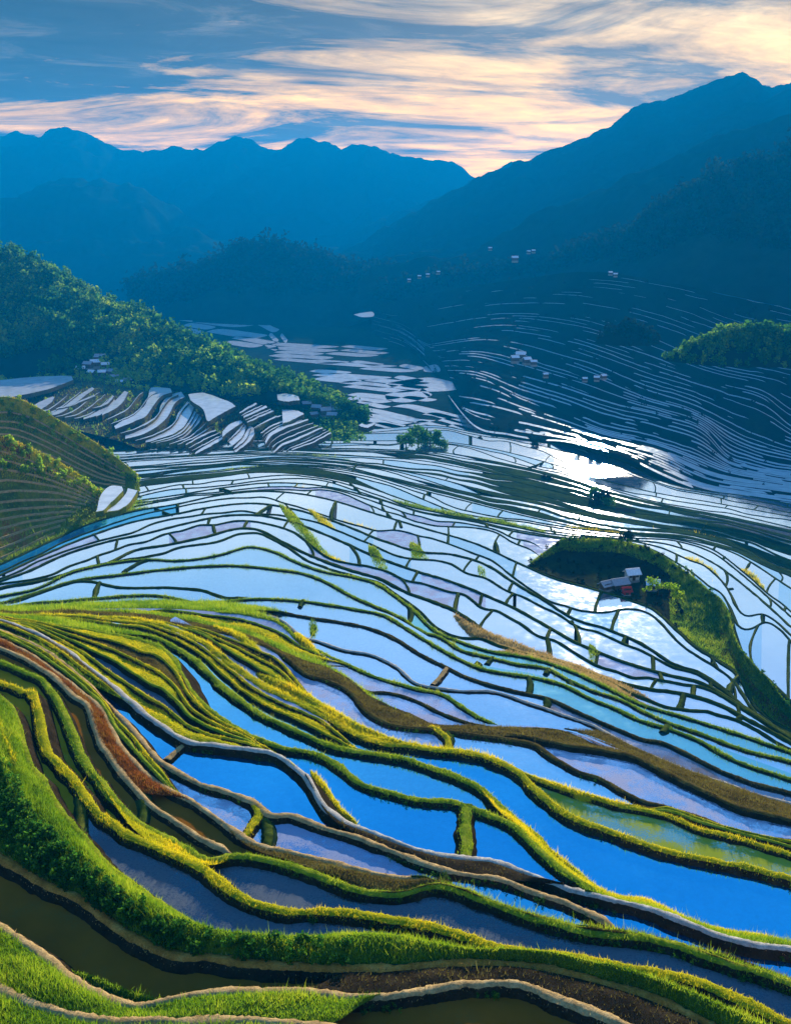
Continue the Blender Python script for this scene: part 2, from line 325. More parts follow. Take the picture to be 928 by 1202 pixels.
ln('K4', [(-40,712),(0,720),(80,721),(130,724),(200,734),(240,751),(270,775),(300,795),(330,811),(376,833),(410,852),(438,863),(490,872),(541,878),(576,886),(605,899),(622,909),(649,921),(687,933),(722,943),(756,950),(794,961),(815,971),(849,979),(884,988),(928,1002)], 'yel', .75, .45, 'yellow bund between the weed green paddy and the narrow blue lens at right', (605, 1080))
ln('K5', [(-40,711),(0,719),(100,720),(180,727),(240,738),(300,753),(334,770),(359,790),(383,797),(414,815),(431,834),(452,847),(472,852),(503,855),(560,862),(605,868),(629,874),(649,888),(677,904),(704,913),(729,927),(756,940),(780,946),(815,957),(849,970),(884,979),(928,986)], 'brown', .7, .45, 'olive bund below the long pale lilac paddy at right')
ln('K6', [(-40,711),(0,718),(100,718),(180,723),(240,734),(300,750),(321,761),(352,774),(386,786),(414,803),(431,817),(455,829),(483,840),(507,850),(541,853),(576,857),(608,862),(642,869),(677,876),(711,881),(746,888),(773,902),(801,916),(832,930),(867,947),(901,955),(928,961)], 'brown', .8, .6, 'dark brown bund above the long pale lilac paddy at right')
ln('K7', [(-40,710),(0,717),(100,716),(180,719),(240,729),(300,744),(334,760),(359,772),(383,783),(407,799),(428,810),(459,813),(493,824),(521,838),(548,847),(576,853),(608,854),(636,855),(670,861),(691,871),(720,878),(746,885),(801,913),(867,944),(928,957)], 'brown', .5, .3, 'thin dark bund under the small lilac paddies left of centre', (395, 715))
ln('K8', [(-40,710),(0,716),(100,714),(200,714),(260,718),(300,723),(334,735),(352,752),(379,766),(414,782),(438,793),(462,800),(493,809),(521,815),(541,828),(562,841),(580,848),(620,850),(670,857),(720,874),(801,909),(928,953)], 'green', .6, .3, 'short green bund crossing between the lilac paddies near the centre', (240, 590))
ln('K9', [(-40,709),(0,715),(100,712),(200,711),(250,713),(300,719),(334,730),(352,745),(376,753),(403,762),(438,769),(466,783),(486,800),(514,807),(541,810),(583,812),(620,824),(660,838),(694,850),(722,865),(753,881),(780,893),(815,907),(849,918),(884,931),(928,943)], 'white', .6, .35, 'pale topped bund below the brown mud strip running to the right edge')
ln('K10', [(-40,708),(0,714),(100,709),(200,707),(300,712),(362,724),(397,729),(438,738),(466,750),(493,767),(521,781),(541,791),(576,803),(608,811),(642,819),(677,834),(711,849),(753,866),(780,872),(808,885),(842,902),(877,916),(928,930)], 'brown', .65, .4, 'dark bund above the brown mud strip, bending across the centre')
ln('K11', [(-40,712),(0,713),(40,707),(69,705),(114,701),(193,699),(228,706),(262,705),(300,702),(334,703),(386,709),(421,715),(452,722),(479,738),(507,755),(541,774),(562,783),(597,790),(620,793),(663,804),(691,818),(725,832),(753,845),(780,853),(815,866),(863,892),(901,905),(928,914)], 'green', .7, .4, 'long dark green bund above the light blue paddies, from left edge to right edge')
ln('K11b', [(-40,711),(0,710),(40,697),(97,681),(138,688),(207,689),(241,693),(262,700),(300,699),(334,700),(386,705),(421,711),(452,718),(490,738),(541,770),(576,781),(620,788),(663,800),(725,827),(780,852)], 'thin', .8, .35, None, (0, 300))
ln('K12', [(-40,709),(0,707),(34,697),(97,679),(138,674),(207,666),(276,663),(320,667),(362,674),(386,684),(415,700),(440,711),(470,724),(496,741),(514,746),(541,762),(576,771),(608,779),(642,784),(667,797),(691,808),(729,821),(763,838),(791,850),(815,858),(867,877),(928,893)], 'green', .7, .4)
ln('K13', [(-40,707),(0,699),(48,688),(76,674),(121,662),(172,656),(214,657),(259,650),(293,641),(325,648),(350,660),(380,670),(417,677),(445,686),(465,700),(486,716),(507,737),(542,753),(576,764),(608,769),(642,777),(677,790),(711,806),(753,826),(801,840),(849,855),(900,872),(928,882)], 'green', .7, .4)
ln('S1', [(-40,703),(0,689),(45,681),(97,667),(131,658),(155,646),(193,639),(241,629),(285,619),(300,620),(331,635),(362,650),(390,661),(417,670),(445,678),(472,692),(507,705),(534,716),(562,735),(585,752),(608,763),(642,771),(677,781),(711,795),(753,806),(801,813),(849,828),(870,839),(928,870)], 'thin', .9, .4)
ln('U1', [(-40,694),(0,681),(34,669),(69,653),(121,636),(172,625),(224,612),(269,604),(303,604),(340,611),(390,630),(440,652),(490,670),(530,682),(570,698),(608,715),(640,733),(670,750),(711,768),(745,780),(787,792),(822,800),(860,822),(928,866)], 'thin', .85, .4)
ln('U2', [(-40,687),(0,674),(52,650),(103,629),(155,612),(208,602),(250,594),(300,590),(350,598),(400,614),(450,634),(493,647),(530,650),(570,662),(608,686),(642,706),(673,725),(711,737),(760,759),(787,777),(822,789),(849,807),(880,836),(928,862)], 'thin', .85, .4)
ln('U3', [(-40,678),(0,662),(52,638),(103,615),(155,600),(207,591),(260,580),(320,576),(380,584),(440,602),(500,620),(560,638),(608,660),(650,678),(694,690),(739,704),(767,715),(787,732),(815,758),(842,775),(870,798),(884,825),(901,842),(928,858)], 'thin', .85, .4)
ln('U4', [(-40,628),(60,606),(155,588),(210,580),(260,572),(320,566),(380,570),(440,584),(500,602),(554,611),(609,624),(664,632),(729,635),(770,648),(800,668),(830,692),(855,722),(862,748),(880,775),(905,800),(928,822)], 'thin', .9, .4)
ln('V1', [(-40,600),(150,572),(250,560),(300,554),(360,557),(420,568),(480,588),(530,604),(580,612),(640,622),(690,628),(740,633),(790,640),(840,662),(880,692),(928,735)], 'thin', .8, .35)
ln('V2', [(-40,585),(150,562),(250,552),(300,547),(420,554),(500,576),(560,591),(620,606),(690,620),(740,626),(800,632),(860,648),(928,690)], 'thin', .8, .35)
ln('V3', [(-40,575),(150,553),(250,545),(300,540),(420,545),(500,558),(560,573),(620,586),(680,600),(740,612),(800,621),(860,634),(928,660)], 'thin', .8, .35)
ln('V4', [(-40,560),(150,540),(250,534),(300,532),(420,535),(500,541),(560,552),(620,564),(680,581),(740,598),(800,608),(860,619),(928,640)], 'thin', .8, .35)
ln('V5', [(-40,545),(150,529),(300,526),(450,527),(520,531),(600,545),(660,559),(720,578),(780,592),(850,605),(928,622)], 'thin', .8, .35)
ln('V6', [(-40,530),(200,520),(440,517),(520,518),(580,527),(640,542),(700,561),(760,576),(840,590),(928,606)], 'thin', .8, .35)
ln('V7', [(-40,515),(200,508),(440,503),(520,500),(560,508),(610,516),(680,526),(740,545),(770,562),(800,571),(870,581),(928,591)], 'thin', .8, .35)
yprev = None
for d in L:
    y = pchip(d['p'], XS)
    if yprev is not None: y = np.minimum(y, yprev - 1.0)
    d['y'] = y; yprev = y
    if d['s'] != 'thin': d['y'] = y
ref = np.searchsorted(XS, 464)
zs = []
for i, d in enumerate(L):
    z = float(Zy(d['y'][ref]))
    if i: z = min(z, zs[-1] - .12)
    zs.append(z); d['z'] = z
KEY = {d['k']: d for d in L}
def crest(d, wob=0): return PZ(XS, d['y'] , d['z'])
for d in L: d['P'] = crest(d)

STRIP = {  # near line -> list of (x0, x1, surface)
 'A': [(-150,420,'grass'),(420,1080,'brown')],
 'B0': [(-150,410,'grass'),(410,1080,'brown')],
 'B1': [(-150,380,'brown'),(380,1080,'mudy')],
 'B2': [(-150,1080,'bank')],
 'D': [(-150,92,'olive'),(92,1080,'dark')],
 'C': [(-150,150,'olive'),(150,242,'yel'),(242,1080,'dark')],
 'E': [(-150,165,'brown'),(165,280,'brown'),(280,1080,'brng')],
 'G': [(-150,185,'redg'),(185,292,'brown'),(292,520,'brng'),(520,1080,'grass')],
 'Hh': [(-150,190,'grass'),(190,312,'lilac'),(312,520,'grey'),(520,740,'blue'),(740,1080,'brng')],
 'I': [(-150,125,'grass'),(125,395,'deep'),(395,625,'mudy'),(625,1080,'deep')],
 'J': [(-150,308,'yel'),(308,722,'deep'),(722,1080,'grass')],
 'K': [(-150,150,'grass'),(172,592,'blue'),(592,1080,'yel')],
 'K2': [(-150,405,'grass'),(405,1080,'deep')],
 'K3': [(-150,605,'yel'),(605,1080,'scum')],
 'K4': [(-150,350,'grass'),(350,525,'lilac'),(525,762,'lblue'),(762,1080,'yel')],
 'K5': [(-150,598,'brng'),(598,1080,'lilac')],
 'K6': [(-150,428,'grass'),(428,560,'lilac'),(560,1080,'brng')],
 'K7': [(-150,378,'yel'),(378,715,'lilac'),(715,1080,'brng')],
 'K8': [(-150,300,'grass'),(300,700,'lblue'),(700,1080,'brng')],
 'K9': [(-150,300,'grass'),(300,640,'lblue'),(640,1080,'greyb')],
 'K10': [(-150,620,'lblue'),(620,1080,'teal')],
 'K11': [(-150,560,'lblue'),(560,1080,'teal')],
 'K11b': [(-150,1080,'lblue')],
 'K12': [(-150,480,'lblue'),(480,1080,'teal')],
 'K13': [(-150,600,'pale'),(600,735,'sand'),(735,1080,'pale')],
 'U2': [(-150,208,'vivid'),(208,1080,'pale')],
 'U3': [(-150,150,'grass'),(150,720,'pale'),(720,940,'hollow'),(940,1080,'pale')],
}
M['greyb'] = water('water_brown_grey', (.10, .09, .11), (.75, .75, .9), .32, .08, .05, (.16, .14, .14), .5)
MIDK = {'S1', 'U1', 'U2', 'U3', 'U4', 'V1', 'V2', 'V3', 'V4', 'V5', 'V6'}; MIDW = {'pale', 'white'}
SUBK = {'K2': ['teal', 'yel', 'grey', 'grass'], 'K3': ['yel', 'brng', 'dark'], 'K4': ['grey', 'yel', 'brng'], 'K6': ['brng', 'grey', 'grass'], 'K7': ['yel', 'grey'], 'K8': ['teal', 'grass'], 'Hh': ['olive', 'grass', 'brown'], 'I': ['grass', 'brng', 'dark'], 'K': ['teal', 'brng', 'grass'], 'J': ['yel', 'dark', 'yel', 'brng'], 'K9': ['teal', 'grass']}
WAT = set('vivid milk blue lblue lilac pale teal deep olive brown dark grey scum white far greyb'.split())
GM = {'grass': ('turf', 'g_green'), 'yel': ('yelg', 'g_yel'), 'bank': ('turf', 'g_green'), 'redg': ('redg', 'g_red'), 'brng': ('brng', 'g_brn'), 'sand': ('sand', 'g_tan'), 'mudy': ('mud', 'g_brn'), 'hollow': ('dturf', None), 'vturf': ('vturf', None)}
def fill(P0, P1, kind, level, near=True, nrow=7, bulge=0):
    if kind in WAT:
        V = np.stack([P0, .5 * (P0 + P1), P1]).copy(); V[..., 2] = level
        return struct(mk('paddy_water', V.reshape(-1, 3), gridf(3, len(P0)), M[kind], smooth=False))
    tm, gm = GM[kind]
    wd_ = np.maximum(np.linalg.norm(P1 - P0, axis=1), .01)[:, None]; cut_ = np.minimum(.42 / wd_, .3); P0, P1 = P0 + (P1 - P0) * cut_, P1 - (P1 - P0) * cut_ * .5
    t = np.linspace(0, 1, nrow)[:, None, None]
    V = P0[None] * (1 - t) + P1[None] * t
    V[..., 2] += -.12 + (fbm(V[..., 0] * .25, V[..., 1] * .25, 4, 2) * .45 + bulge) * 4 * (t * (1 - t))[..., 0]
    o = struct(mk('grass_ground', V.reshape(-1, 3), gridf(nrow, len(P0)), M[tm]))
    if gm:
        dist = np.linalg.norm(P0, axis=1).mean()
        gsc = .42 if nrow == 4 else 1.0
        dens = (110 if kind != 'mudy' else 18) * min(1, (60 / dist) ** 1.6); k = max(1, (dist / 70) ** .8)
        pts = np.concatenate([scatter(V[j], V[j + 1], dens, 14000) for j in range(nrow - 1)])
        blades('grass', pts, (.34 if kind in ('bank', 'grass') else .22) * k * gsc, .024 * k, M[gm], kind='stuff')
        g = COL.objects[-1]; tag(g, {'grass': 'green grass growing on the sloping terrace strips', 'bank': 'tall bright green grass on the steep bank at lower left', 'yel': 'yellowing grass lit by the sun on the terrace strips',
            'redg': 'reddish grass on bare terrace soil', 'brng': 'dry brown grass on the narrow terrace strips', 'mudy': 'sparse brown weeds on the dark wet terrace risers',  'sand': 'straw coloured stubble between thin terraces'}[kind], 'grass')
    return o

def dikes_at(ss, x):
    k = [s_[2] for s_ in ss if abs(s_[0] - x) < 1 or abs(s_[1] - x) < 1]
    return len(k) == 2 and k[0] in WAT and k[1] in WAT
mid_group = 'thin earth bunds between the pale paddies of the valley'
mid_label = 'thin dark earth bund winding between pale mirror-like paddies of the middle valley'
for i, d in enumerate(L):
    nx = L[i + 1] if i + 1 < len(L) else None
    lv_here = d['z'] - d['fb']                       # water level on the near side
    if nx is not None:
        level = nx['z'] - nx['fb'] * .8
        far_drop = max(.3, d['z'] - level + .1)
    else: level = d['z'] - 2; far_drop = 2
    d['level'] = level
    # surfaces
    if nx is not None:
        # mid valley: insert extra thin bunds between wide key lines
        sub = 0
        gap = np.abs(d['y'] - nx['y'])[(XS > 150) & (XS < 900)].mean()
        if d['k'] in ('S1',): sub = 1
        elif d['k'] in ('U1', 'U2'): sub = 1
        elif d['k'] == 'U3': sub = 2
        elif d['k'] in ('V2', 'V3', 'V4'): sub = 5
        elif d['k'][0] == 'V': sub = 2
        elif d['k'] == 'U4': sub = 2
        if d['k'] in ('K13',): sub = 1
        chain = [dict(y=d['y'], z=d['z'], P=d['P'])]
        for s_ in range(1, sub + 1):
            f = s_ / (sub + 1)
            if s_ == 1:
                ww = np.stack([np.exp(2.6 * fbm(XS * .011 + 3.1 * i, XS * 0 + q_ * 5.3 + i, 3, 21)) for q_ in range(sub + 1)]); ww = np.cumsum(ww, 0) / ww.sum(0)
            ff = ww[s_ - 1]
            y = d['y'] * (1 - ff) + nx['y'] * ff; z = d['z'] * (1 - f) + nx['z'] * f
            if d['k'] == 'U3':   # keep the farm hollow free of extra bunds
                pass
            chain.append(dict(y=y, z=z, P=PZ(XS, y, z)))
        chain.append(dict(y=nx['y'], z=nx['z'], P=nx['P']))
        segs = STRIP.get(d['k'], [(-150, 1080, 'pale')])
        for j in range(len(chain) - 1):
            a, b = chain[j], chain[j + 1]
            lev = b['z'] - (nx['fb'] * .8 if j == len(chain) - 2 else .3)
            a['lev'] = lev
            ss = segs if len(chain) == 2 or d['k'] in STRIP else None
            if d['k'][0] == 'V' or d['k'] == 'U4': ss = [(-150, 1080, 'white' if i % 2 else 'pale')]
            if d['k'] in ('V2', 'V3', 'V4') and j % 2: ss = [(-150, 440 + 25 * j, 'white'), (440 + 25 * j, 1080, 'vturf')]
            if (d['k'], j) in (('V1', 0),): ss = [(-150, 130, 'white'), (130, 420, 'vturf'), (420, 1080, 'white')]
            if ss is None: ss = segs
            for (x0, x1, kind) in ss:
                if kind == 'hollow': continue
                m = (XS >= x0 - 2.1) & (XS <= x1 + 2.1)
                if m.sum() < 2: continue
                if kind in MIDW and d['k'] in MIDK:
                    cut = [x0]; rc = random.Random(i * 100 + j)
                    while cut[-1] < x1 - 60: cut.append(cut[-1] + rc.uniform(35, 135))
                    cut[-1] = x1
                    for ca, cb in zip(cut[:-1], cut[1:]):
                        kd = rc.choice(['pale', 'pale', 'white', 'lblue', 'lilac'] if d['k'] in ('S1', 'U1', 'U2', 'U3') else ['pale', 'pale', 'white', 'white', 'lblue'])
                        mm = (XS >= ca - 2.1) & (XS <= cb + 2.1)
                        if mm.sum() > 1: fill(a['P'][mm], b['P'][mm], kd, lev)
                        c = int((cb + 150) / 4)
                        if cb < x1 - 1 and 100 < cb < 930 and c < len(XS) - 1 and 4 < a['y'][c] - b['y'][c] < 95:
                            Pa, Pb = a['P'][c].copy(), b['P'][c].copy(); tq = np.linspace(0, 1, 10)[:, None]; Pq = Pa * (1 - tq) + Pb * tq
                            Pq[:, 0] += np.sin(tq[:, 0] * np.pi) * rc.uniform(-1, 1) * .12 * np.linalg.norm(Pb - Pa); Pq[:, 2] = lev + .3
                            tag(bund('cross_dike', Pq, rc.uniform(.45, .7), .5, .5, 'thin', grass=False, seed=c, taper=False), 'short earth dike dividing one pale paddy from the next in the middle valley', 'dike', 'short dikes across the valley paddies')
                elif kind in WAT:
                    m = (XS >= x0 - (62 if x0 > -149 else 2)) & (XS <= x1 + (62 if x1 < 1079 else 2)) if len(ss) > 1 else m
                    if dikes_at(ss, x0): m &= XS >= x0 - 2.1
                    if dikes_at(ss, x1): m &= XS <= x1 + 2.1
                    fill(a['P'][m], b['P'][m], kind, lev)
                else:
                    tau = np.ones_like(XS)
                    if x0 > -149: tau = np.minimum(tau, np.clip((XS - x0 + 40) / 75, 0, 1))
                    if x1 < 1079: tau = np.minimum(tau, np.clip((x1 + 40 - XS) / 75, 0, 1))
                    tau = tau * tau * (3 - 2 * tau); m = tau > .001
                    tau = tau[m][:, None]; sd_ = (i % 2 == 0)
                    A_, B_ = a['P'][m], b['P'][m]
                    if sd_: B_ = A_ * (1 - tau) + B_ * tau
                    else: A_ = B_ * (1 - tau) + A_ * tau
                    gpx = np.abs((a['y'] - b['y'])[m] * tau[:, 0]); nsub = int(np.clip(gpx.max() / 10, 1, 5))
                    if kind in ('grass', 'yel') and d['k'] in SUBK and nsub > 1:
                        cyc = SUBK[d['k']]; Q = []
                        for q in range(nsub + 1):
                            f = q / nsub; f = np.clip(f + (0 if q in (0, nsub) else .22 / nsub * fbm(XS[m] * .03, XS[m] * 0 + q * 3 + i, 3, 5)), 0, 1)
                            Q.append(A_ * (1 - np.reshape(f, (-1, 1))) + B_ * np.reshape(f, (-1, 1)))
                        for q in range(nsub):
                            kd = cyc[q % len(cyc)]
                            fill(Q[q], Q[q + 1], kd, min(Q[q][:, 2].min(), Q[q + 1][:, 2].min()) - .12, bulge=.1, nrow=4)
                            if q:
                                ok = gpx > 5
                                if ok.sum() > 8:
                                    Pq = Q[q][ok].copy(); Pq[:, 2] += .30
                                    tag(bund('terrace_bund', Pq, .42, .5, .4, 'yel' if (q + i) % 3 else 'green', seed=i * 31 + q, gh=.10), 'narrow bright green rim among the tightly stacked grass terraces at left', 'bund', 'stacked green rims on the left terraces')
                    else: fill(A_, B_, kind, lev, bulge=(.9 if kind == 'bank' else .15))
        for j in range(1, len(chain) - 1):
            a = chain[j]
            m = np.ones_like(XS, bool)
            if d['k'] == 'U3': m = XS < 640
            o = bund('terrace_bund', a['P'][m], .55, .34, max(.4, a['z'] - a['lev'] + .1), 'thin', grass=False, seed=i * 7 + j)
            tag(o, mid_label, 'bund', mid_group)
            if d['k'] == 'U3':
                m = XS > 960
                o = bund('terrace_bund', a['P'][m], .55, .34, max(.4, a['z'] - a['lev'] + .1), 'thin', grass=False, seed=i * 7 + j)
                tag(o, mid_label, 'bund', mid_group)
        far_drop = max(.3, d['z'] - chain[0]['lev'] + .1)
    m = (XS >= d['r'][0]) & (XS <= d['r'][1])
    if d['k'] == 'A': continue
    o = bund('terrace_bund', d['P'][m], d['w'], d['fb'] + .12, far_drop, d['s'], grass=True, seed=i, gh=.2)
    if d['l']: tag(o, d['l'], 'bund')
    else: tag(o, mid_label, 'bund', mid_group)

def level_at(x, y):
    """water level and line index of the strip holding pixel x,y"""
    k = int(np.clip(round((x + 150) / 4), 0, len(XS) - 1))
    for i in range(len(L) - 1):
        if L[i]['y'][k] >= y > L[i + 1]['y'][k]: return L[i]['level'], i
    return L[-1]['z'], len(L) - 1

# ------------------------------------------------------------------ cross dikes, patches and grassy lens banks
def dike(pts, style='thin', width=.7, h=.4, label=None, group=None):
    q = resample(pts, max(6, int(len(pts) * 6))); mid = q[len(q) // 2]
    lv, _ = level_at(*mid); P = PZ(q[:, 0], q[:, 1], lv + h)
    o = bund('cross_dike', P, width, h + .15, h + .15, style, grass=style != 'thin', seed=len(COL.objects), taper=False)
    tag(o, label or 'short earth dike dividing one pale paddy from the next in the middle valley', 'dike', group or (None if label else 'short dikes across the valley paddies')); return o
def patch(poly, kind, dz=.03, n=40):
    q = resample(list(poly) + [poly[0]], n)[:-1]; c = q.mean(0); lv, _ = level_at(*c)
    P = PZ(q[:, 0], q[:, 1], lv + dz); P = np.concatenate([P, P.mean(0, keepdims=True)])
    k = len(q); f = np.array([[a, (a + 1) % k, k] for a in range(k)])
    return struct(mk('paddy_water', P, f, M[kind], smooth=False))
def lens(pts, wpx, mat='yelg', gm='g_yel', h=.5, label=None, name='grassy_bank', dens=1.0):
    """grassy lens-shaped bank: spine in survey pixels, width in pixels"""
    n = 26; q = resample(pts, n); T = np.gradient(q, axis=0); T /= np.maximum(np.linalg.norm(T, axis=1), 1e-6)[:, None]
    nr = np.stack([-T[:, 1], T[:, 0]], -1); t = np.linspace(0, 1, n); w = wpx * np.sin(np.pi * t) ** .7 * (1 + .35 * fbm(t * 5, t * 0 + pts[0][0], 3, 8)) + .6
    lv, _ = level_at(*q[n // 2]); rows = []
    for s_ in np.linspace(-.5, .5, 7):
        e = q + nr * (w * s_)[:, None]; P = PZ(e[:, 0], e[:, 1], lv + 0 * t)
        P[:, 2] += h * (1 - (2 * s_) ** 2) * np.sin(np.pi * t) ** .5 + .25 * fbm(P[:, 0] * .4, P[:, 1] * .4, 3, 4) * (1 - (2 * s_) ** 2) - .12
        rows.append(P)
    V = np.stack(rows); o = mk(name, V.reshape(-1, 3), gridf(7, n), M[mat])
    dist = np.linalg.norm(V.reshape(-1, 3), axis=1).mean(); k = max(1, (dist / 75) ** .85)
    pts_ = np.concatenate([scatter(V[j], V[j + 1], dens * 70 * min(1, (70 / dist) ** 1.5), 6000) for j in range(6)])
    if gm: blades('grass', pts_, .26 * k, .028 * k, M[gm], parent=o)
    tag(o, label or 'narrow yellow green grassy bank lying across the pale paddies of the middle valley', 'bank', None if label else 'lens shaped grass banks among the valley paddies'); return o

dike([(222,869),(208,880),(195,891)], 'tan', .6, .35, 'short tan dike at the left end of the deep blue corner paddy')
dike([(546,943),(547,970),(545,1004)], 'green', .9, .5, 'short bright green grassy dike parting two deep blue paddies')
dike([(300,943),(303,955),(293,972),(284,984)], 'yel', .7, .4, 'short yellowish dike between the lilac grey paddy and the grey blue strip paddy')
dike([(525,783),(517,793),(508,803)], 'tan', .8, .4, 'short tan dike joining two bunds in front of the light blue centre paddy')
dike([(504,852),(516,858),(524,866),(527,877)], 'yel', .8, .4, 'short yellowish dike at the right end of the small lilac paddy near the centre')
dike([(455,828),(446,832),(437,836)], 'tan', .6, .3, 'tiny tan dike closing the small lilac paddy in the centre')
for p in ([(117,682),(112,692),(110,702)], [(172,656),(158,662),(145,670)], [(45,681),(48,688)], [(190,630),(182,634)], [(208,591),(211,600)], [(530,683),(545,681),(558,680)], [(655,731),(672,728)], [(838,776),(832,784),(825,791)], [(803,813),(800,822),(797,830)], [(870,839),(862,846)], [(783,850),(778,858)], [(643,783),(640,790)], [(667,797),(672,805)],
          [(860,690),(853,691),(846,693)], [(925,765),(922,772),(918,780)], [(578,770),(571,778)], [(356,703),(352,711)], [(468,610),(471,618)], [(300,560),(296,566)], [(440,568),(446,580)], [(520,590),(514,597)], [(378,571),(384,580)], [(470,588),(474,598)], [(650,622),(653,630)], [(840,640),(832,650)], [(880,660),(872,672)], [(560,575),(566,588)], [(600,590),(606,600)]):
    dike(p)
rr = random.Random(5)
for k in range(14):          # many little dikes over the valley floor
    i = rr.choice([j for j, d in enumerate(L) if d['k'] in ('U3', 'U4', 'V1', 'V2', 'V3', 'V4', 'V5', 'S1', 'U1', 'U2')])
    x = rr.uniform(200, 915) if L[i]['k'] != 'U3' else rr.uniform(200, 600); c = int((x + 150) / 4); c2 = min(len(XS) - 1, max(0, c + rr.choice([-4, -3, 2, 3, 5])))
    y0, y1 = L[i]['y'][c], L[i + 1]['y'][c2]
    if abs(y0 - y1) < 5 or abs(y0 - y1) > 40: continue
    lv = L[i]['level']; q = resample([(x, y0), (.5 * (x + XS[c2]) + rr.uniform(-4, 4), .5 * (y0 + y1)), (XS[c2], y1)], 14)
    a = PZ(q[:, 0], q[:, 1], np.linspace(L[i]['z'], L[i + 1]['z'], 14)); a[:, 2] += .1
    tag(bund('cross_dike', a, .6, .9, .9, 'thin', grass=False, seed=k, taper=False), 'short earth dike dividing one pale paddy from the next in the middle valley', 'dike', 'short dikes across the valley paddies')

for d_, segs_ in STRIP.items():
    i = [j for j, q in enumerate(L) if q['k'] == d_][0]
    if i + 1 >= len(L): continue
    for (x0, x1, kd) in segs_[:-1]:
        c = int((x1 + 150) / 4); y0, y1 = L[i]['y'][c], L[i + 1]['y'][c]
        if dikes_at(segs_, x1) and abs(y0 - y1) > 5 and 0 < x1 < 928:
            dike([(x1, y0), (x1 + 3, .5 * (y0 + y1)), (x1 - 1, y1)], 'thin', .7, .3)
# water patches that differ from their strip
patch([(112,734),(135,731),(160,738),(188,750),(172,753),(140,744)], 'teal')
patch([(62,737),(92,749),(116,764),(134,798),(124,800),(110,778),(92,764),(66,746)], 'blue')
patch([(206,724),(236,740),(252,752),(244,756),(222,744),(200,730)], 'grey')
patch([(272,762),(292,771),(308,782),(312,800),(296,796),(280,776)], 'grey')
patch([(300,756),(330,770),(353,790),(350,800),(322,790),(306,775)], 'grey')
# big yellow hump and other lit banks
lens([(60,745),(90,765),(130,800),(175,838)], 16, 'yelg', 'g_yel', .9, 'yellow grass bank above the red soil strip at far left', dens=1.4)
lens([(300,790),(330,806),(370,830),(420,858),(470,872)], 13, 'yelg', 'g_yel', .8, 'bright yellow grass bank below the lilac paddies, left of centre', dens=1.5)
lens([(250,735),(285,752),(305,775),(330,800),(370,822)], 14, 'yelg', 'g_yel', .8, 'yellow green bank curving beside the grey paddies left of centre', dens=1.5)
lens([(346,742),(358,758),(378,776)], 13, 'yelg', 'g_yel', .7, 'small yellow green bank at the left end of the light blue paddies')
lens([(364,905),(380,930),(398,955),(422,972)], 14, 'yelg', 'g_yel', .7, 'yellow grass wedge at the right end of the deep blue corner paddy', dens=1.5)
lens([(588,950),(620,982),(655,1015),(705,1048)], 14, 'yelg', 'g_yel', .7, 'orange yellow grass wedge beside the largest blue paddy', dens=1.5)
lens([(625,912),(680,935),(745,950)], 11, 'yelg', 'g_yel', .5, 'yellow grass edge between the two lens shaped paddies at right', dens=1.5)
lens([(-8,870),(4,910),(20,960),(60,1010)], 26, 'turf', 'g_green', 2.2, 'steep shaggy green mound on the left edge', dens=2)
lens([(-6,840),(8,885),(24,925),(46,965)], 16, 'yelg', 'g_yel', 1.6, 'sunlit yellow grass slope on the left edge above the green mound', dens=2)
lens([(62,1142),(95,1152),(150,1175),(210,1186)], 16, 'turf', 'g_green', .7, 'low green grass patch at the bottom left', dens=2)
for p, w in (([(328,592),(355,622),(375,648),(402,664)], 12), ([(362,598),(385,618),(402,640),(428,668)], 11), ([(392,612),(404,640),(408,655)], 8), ([(433,640),(445,660),(456,683)], 13), ([(482,636),(497,665),(508,704)], 18), ([(466,642),(478,668),(492,694)], 5),
             ([(562,664),(566,676),(566,692)], 9), ([(586,688),(588,706),(584,722)], 9), ([(574,576),(577,590),(571,606)], 8), ([(590,578),(592,594),(584,608)], 8), ([(606,592),(603,602),(597,613)], 7), ([(531,583),(545,590),(560,602)], 6), ([(515,602),(540,622),(558,640)], 8),
             ([(692,756),(696,766),(694,780)], 10), ([(662,744),(666,756),(671,765)], 6), ([(758,765),(758,785),(755,803)], 8), ([(771,770),(770,786),(766,804)], 7), ([(787,776),(793,790),(797,808)], 6), ([(822,788),(829,800),(832,818)], 6), ([(843,798),(856,815),(869,836)], 7), ([(615,712),(613,728),(612,742)], 7), ([(524,656),(534,676),(545,692)], 6),
             ([(700,722),(714,745),(728,795)], 3), ([(365,725),(368,738),(366,752)], 11), ([(318,690),(330,700),(345,706)], 5), ([(372,676),(385,690),(394,706)], 6), ([(345,672),(362,686),(366,702)], 6), ([(418,690),(424,704),(424,716)], 8),
             ([(805,655),(832,676),(850,700),(856,716)], 15), ([(866,668),(886,684),(898,704)], 12), ([(620,640),(634,658),(644,676)], 8)):
    if w >= 9: lens(p, w, *rr.choice([('yelg', 'g_yel'), ('turf', 'g_green'), ('yelg', 'g_green'), ('turf', 'g_yel')]), .18)
for ky, xa, xb, w in (('U3', 330, 450, 7), ('U3', 500, 610, 6), ('U2', 400, 500, 6), ('U1', 620, 740, 6), ('U2', 700, 800, 6), ('S1', 330, 430, 7), ('U4', 460, 560, 6), ('U4', 560, 640, 9), ('V1', 640, 735, 7), ('V2', 760, 860, 7), ('V1', 200, 330, 5), ('V3', 330, 420, 5), ('U4', 800, 860, 9), ('V1', 830, 900, 9), ('V2', 880, 928, 7)):
    xx = np.linspace(xa, xb, 6); yy = np.interp(xx, XS, KEY[ky]['y']) - w * .3 - 1; lens(list(zip(xx, yy)), w, *rr.choice([('yelg', 'g_yel'), ('turf', 'g_green'), ('turf', 'g_yel')]), .5)
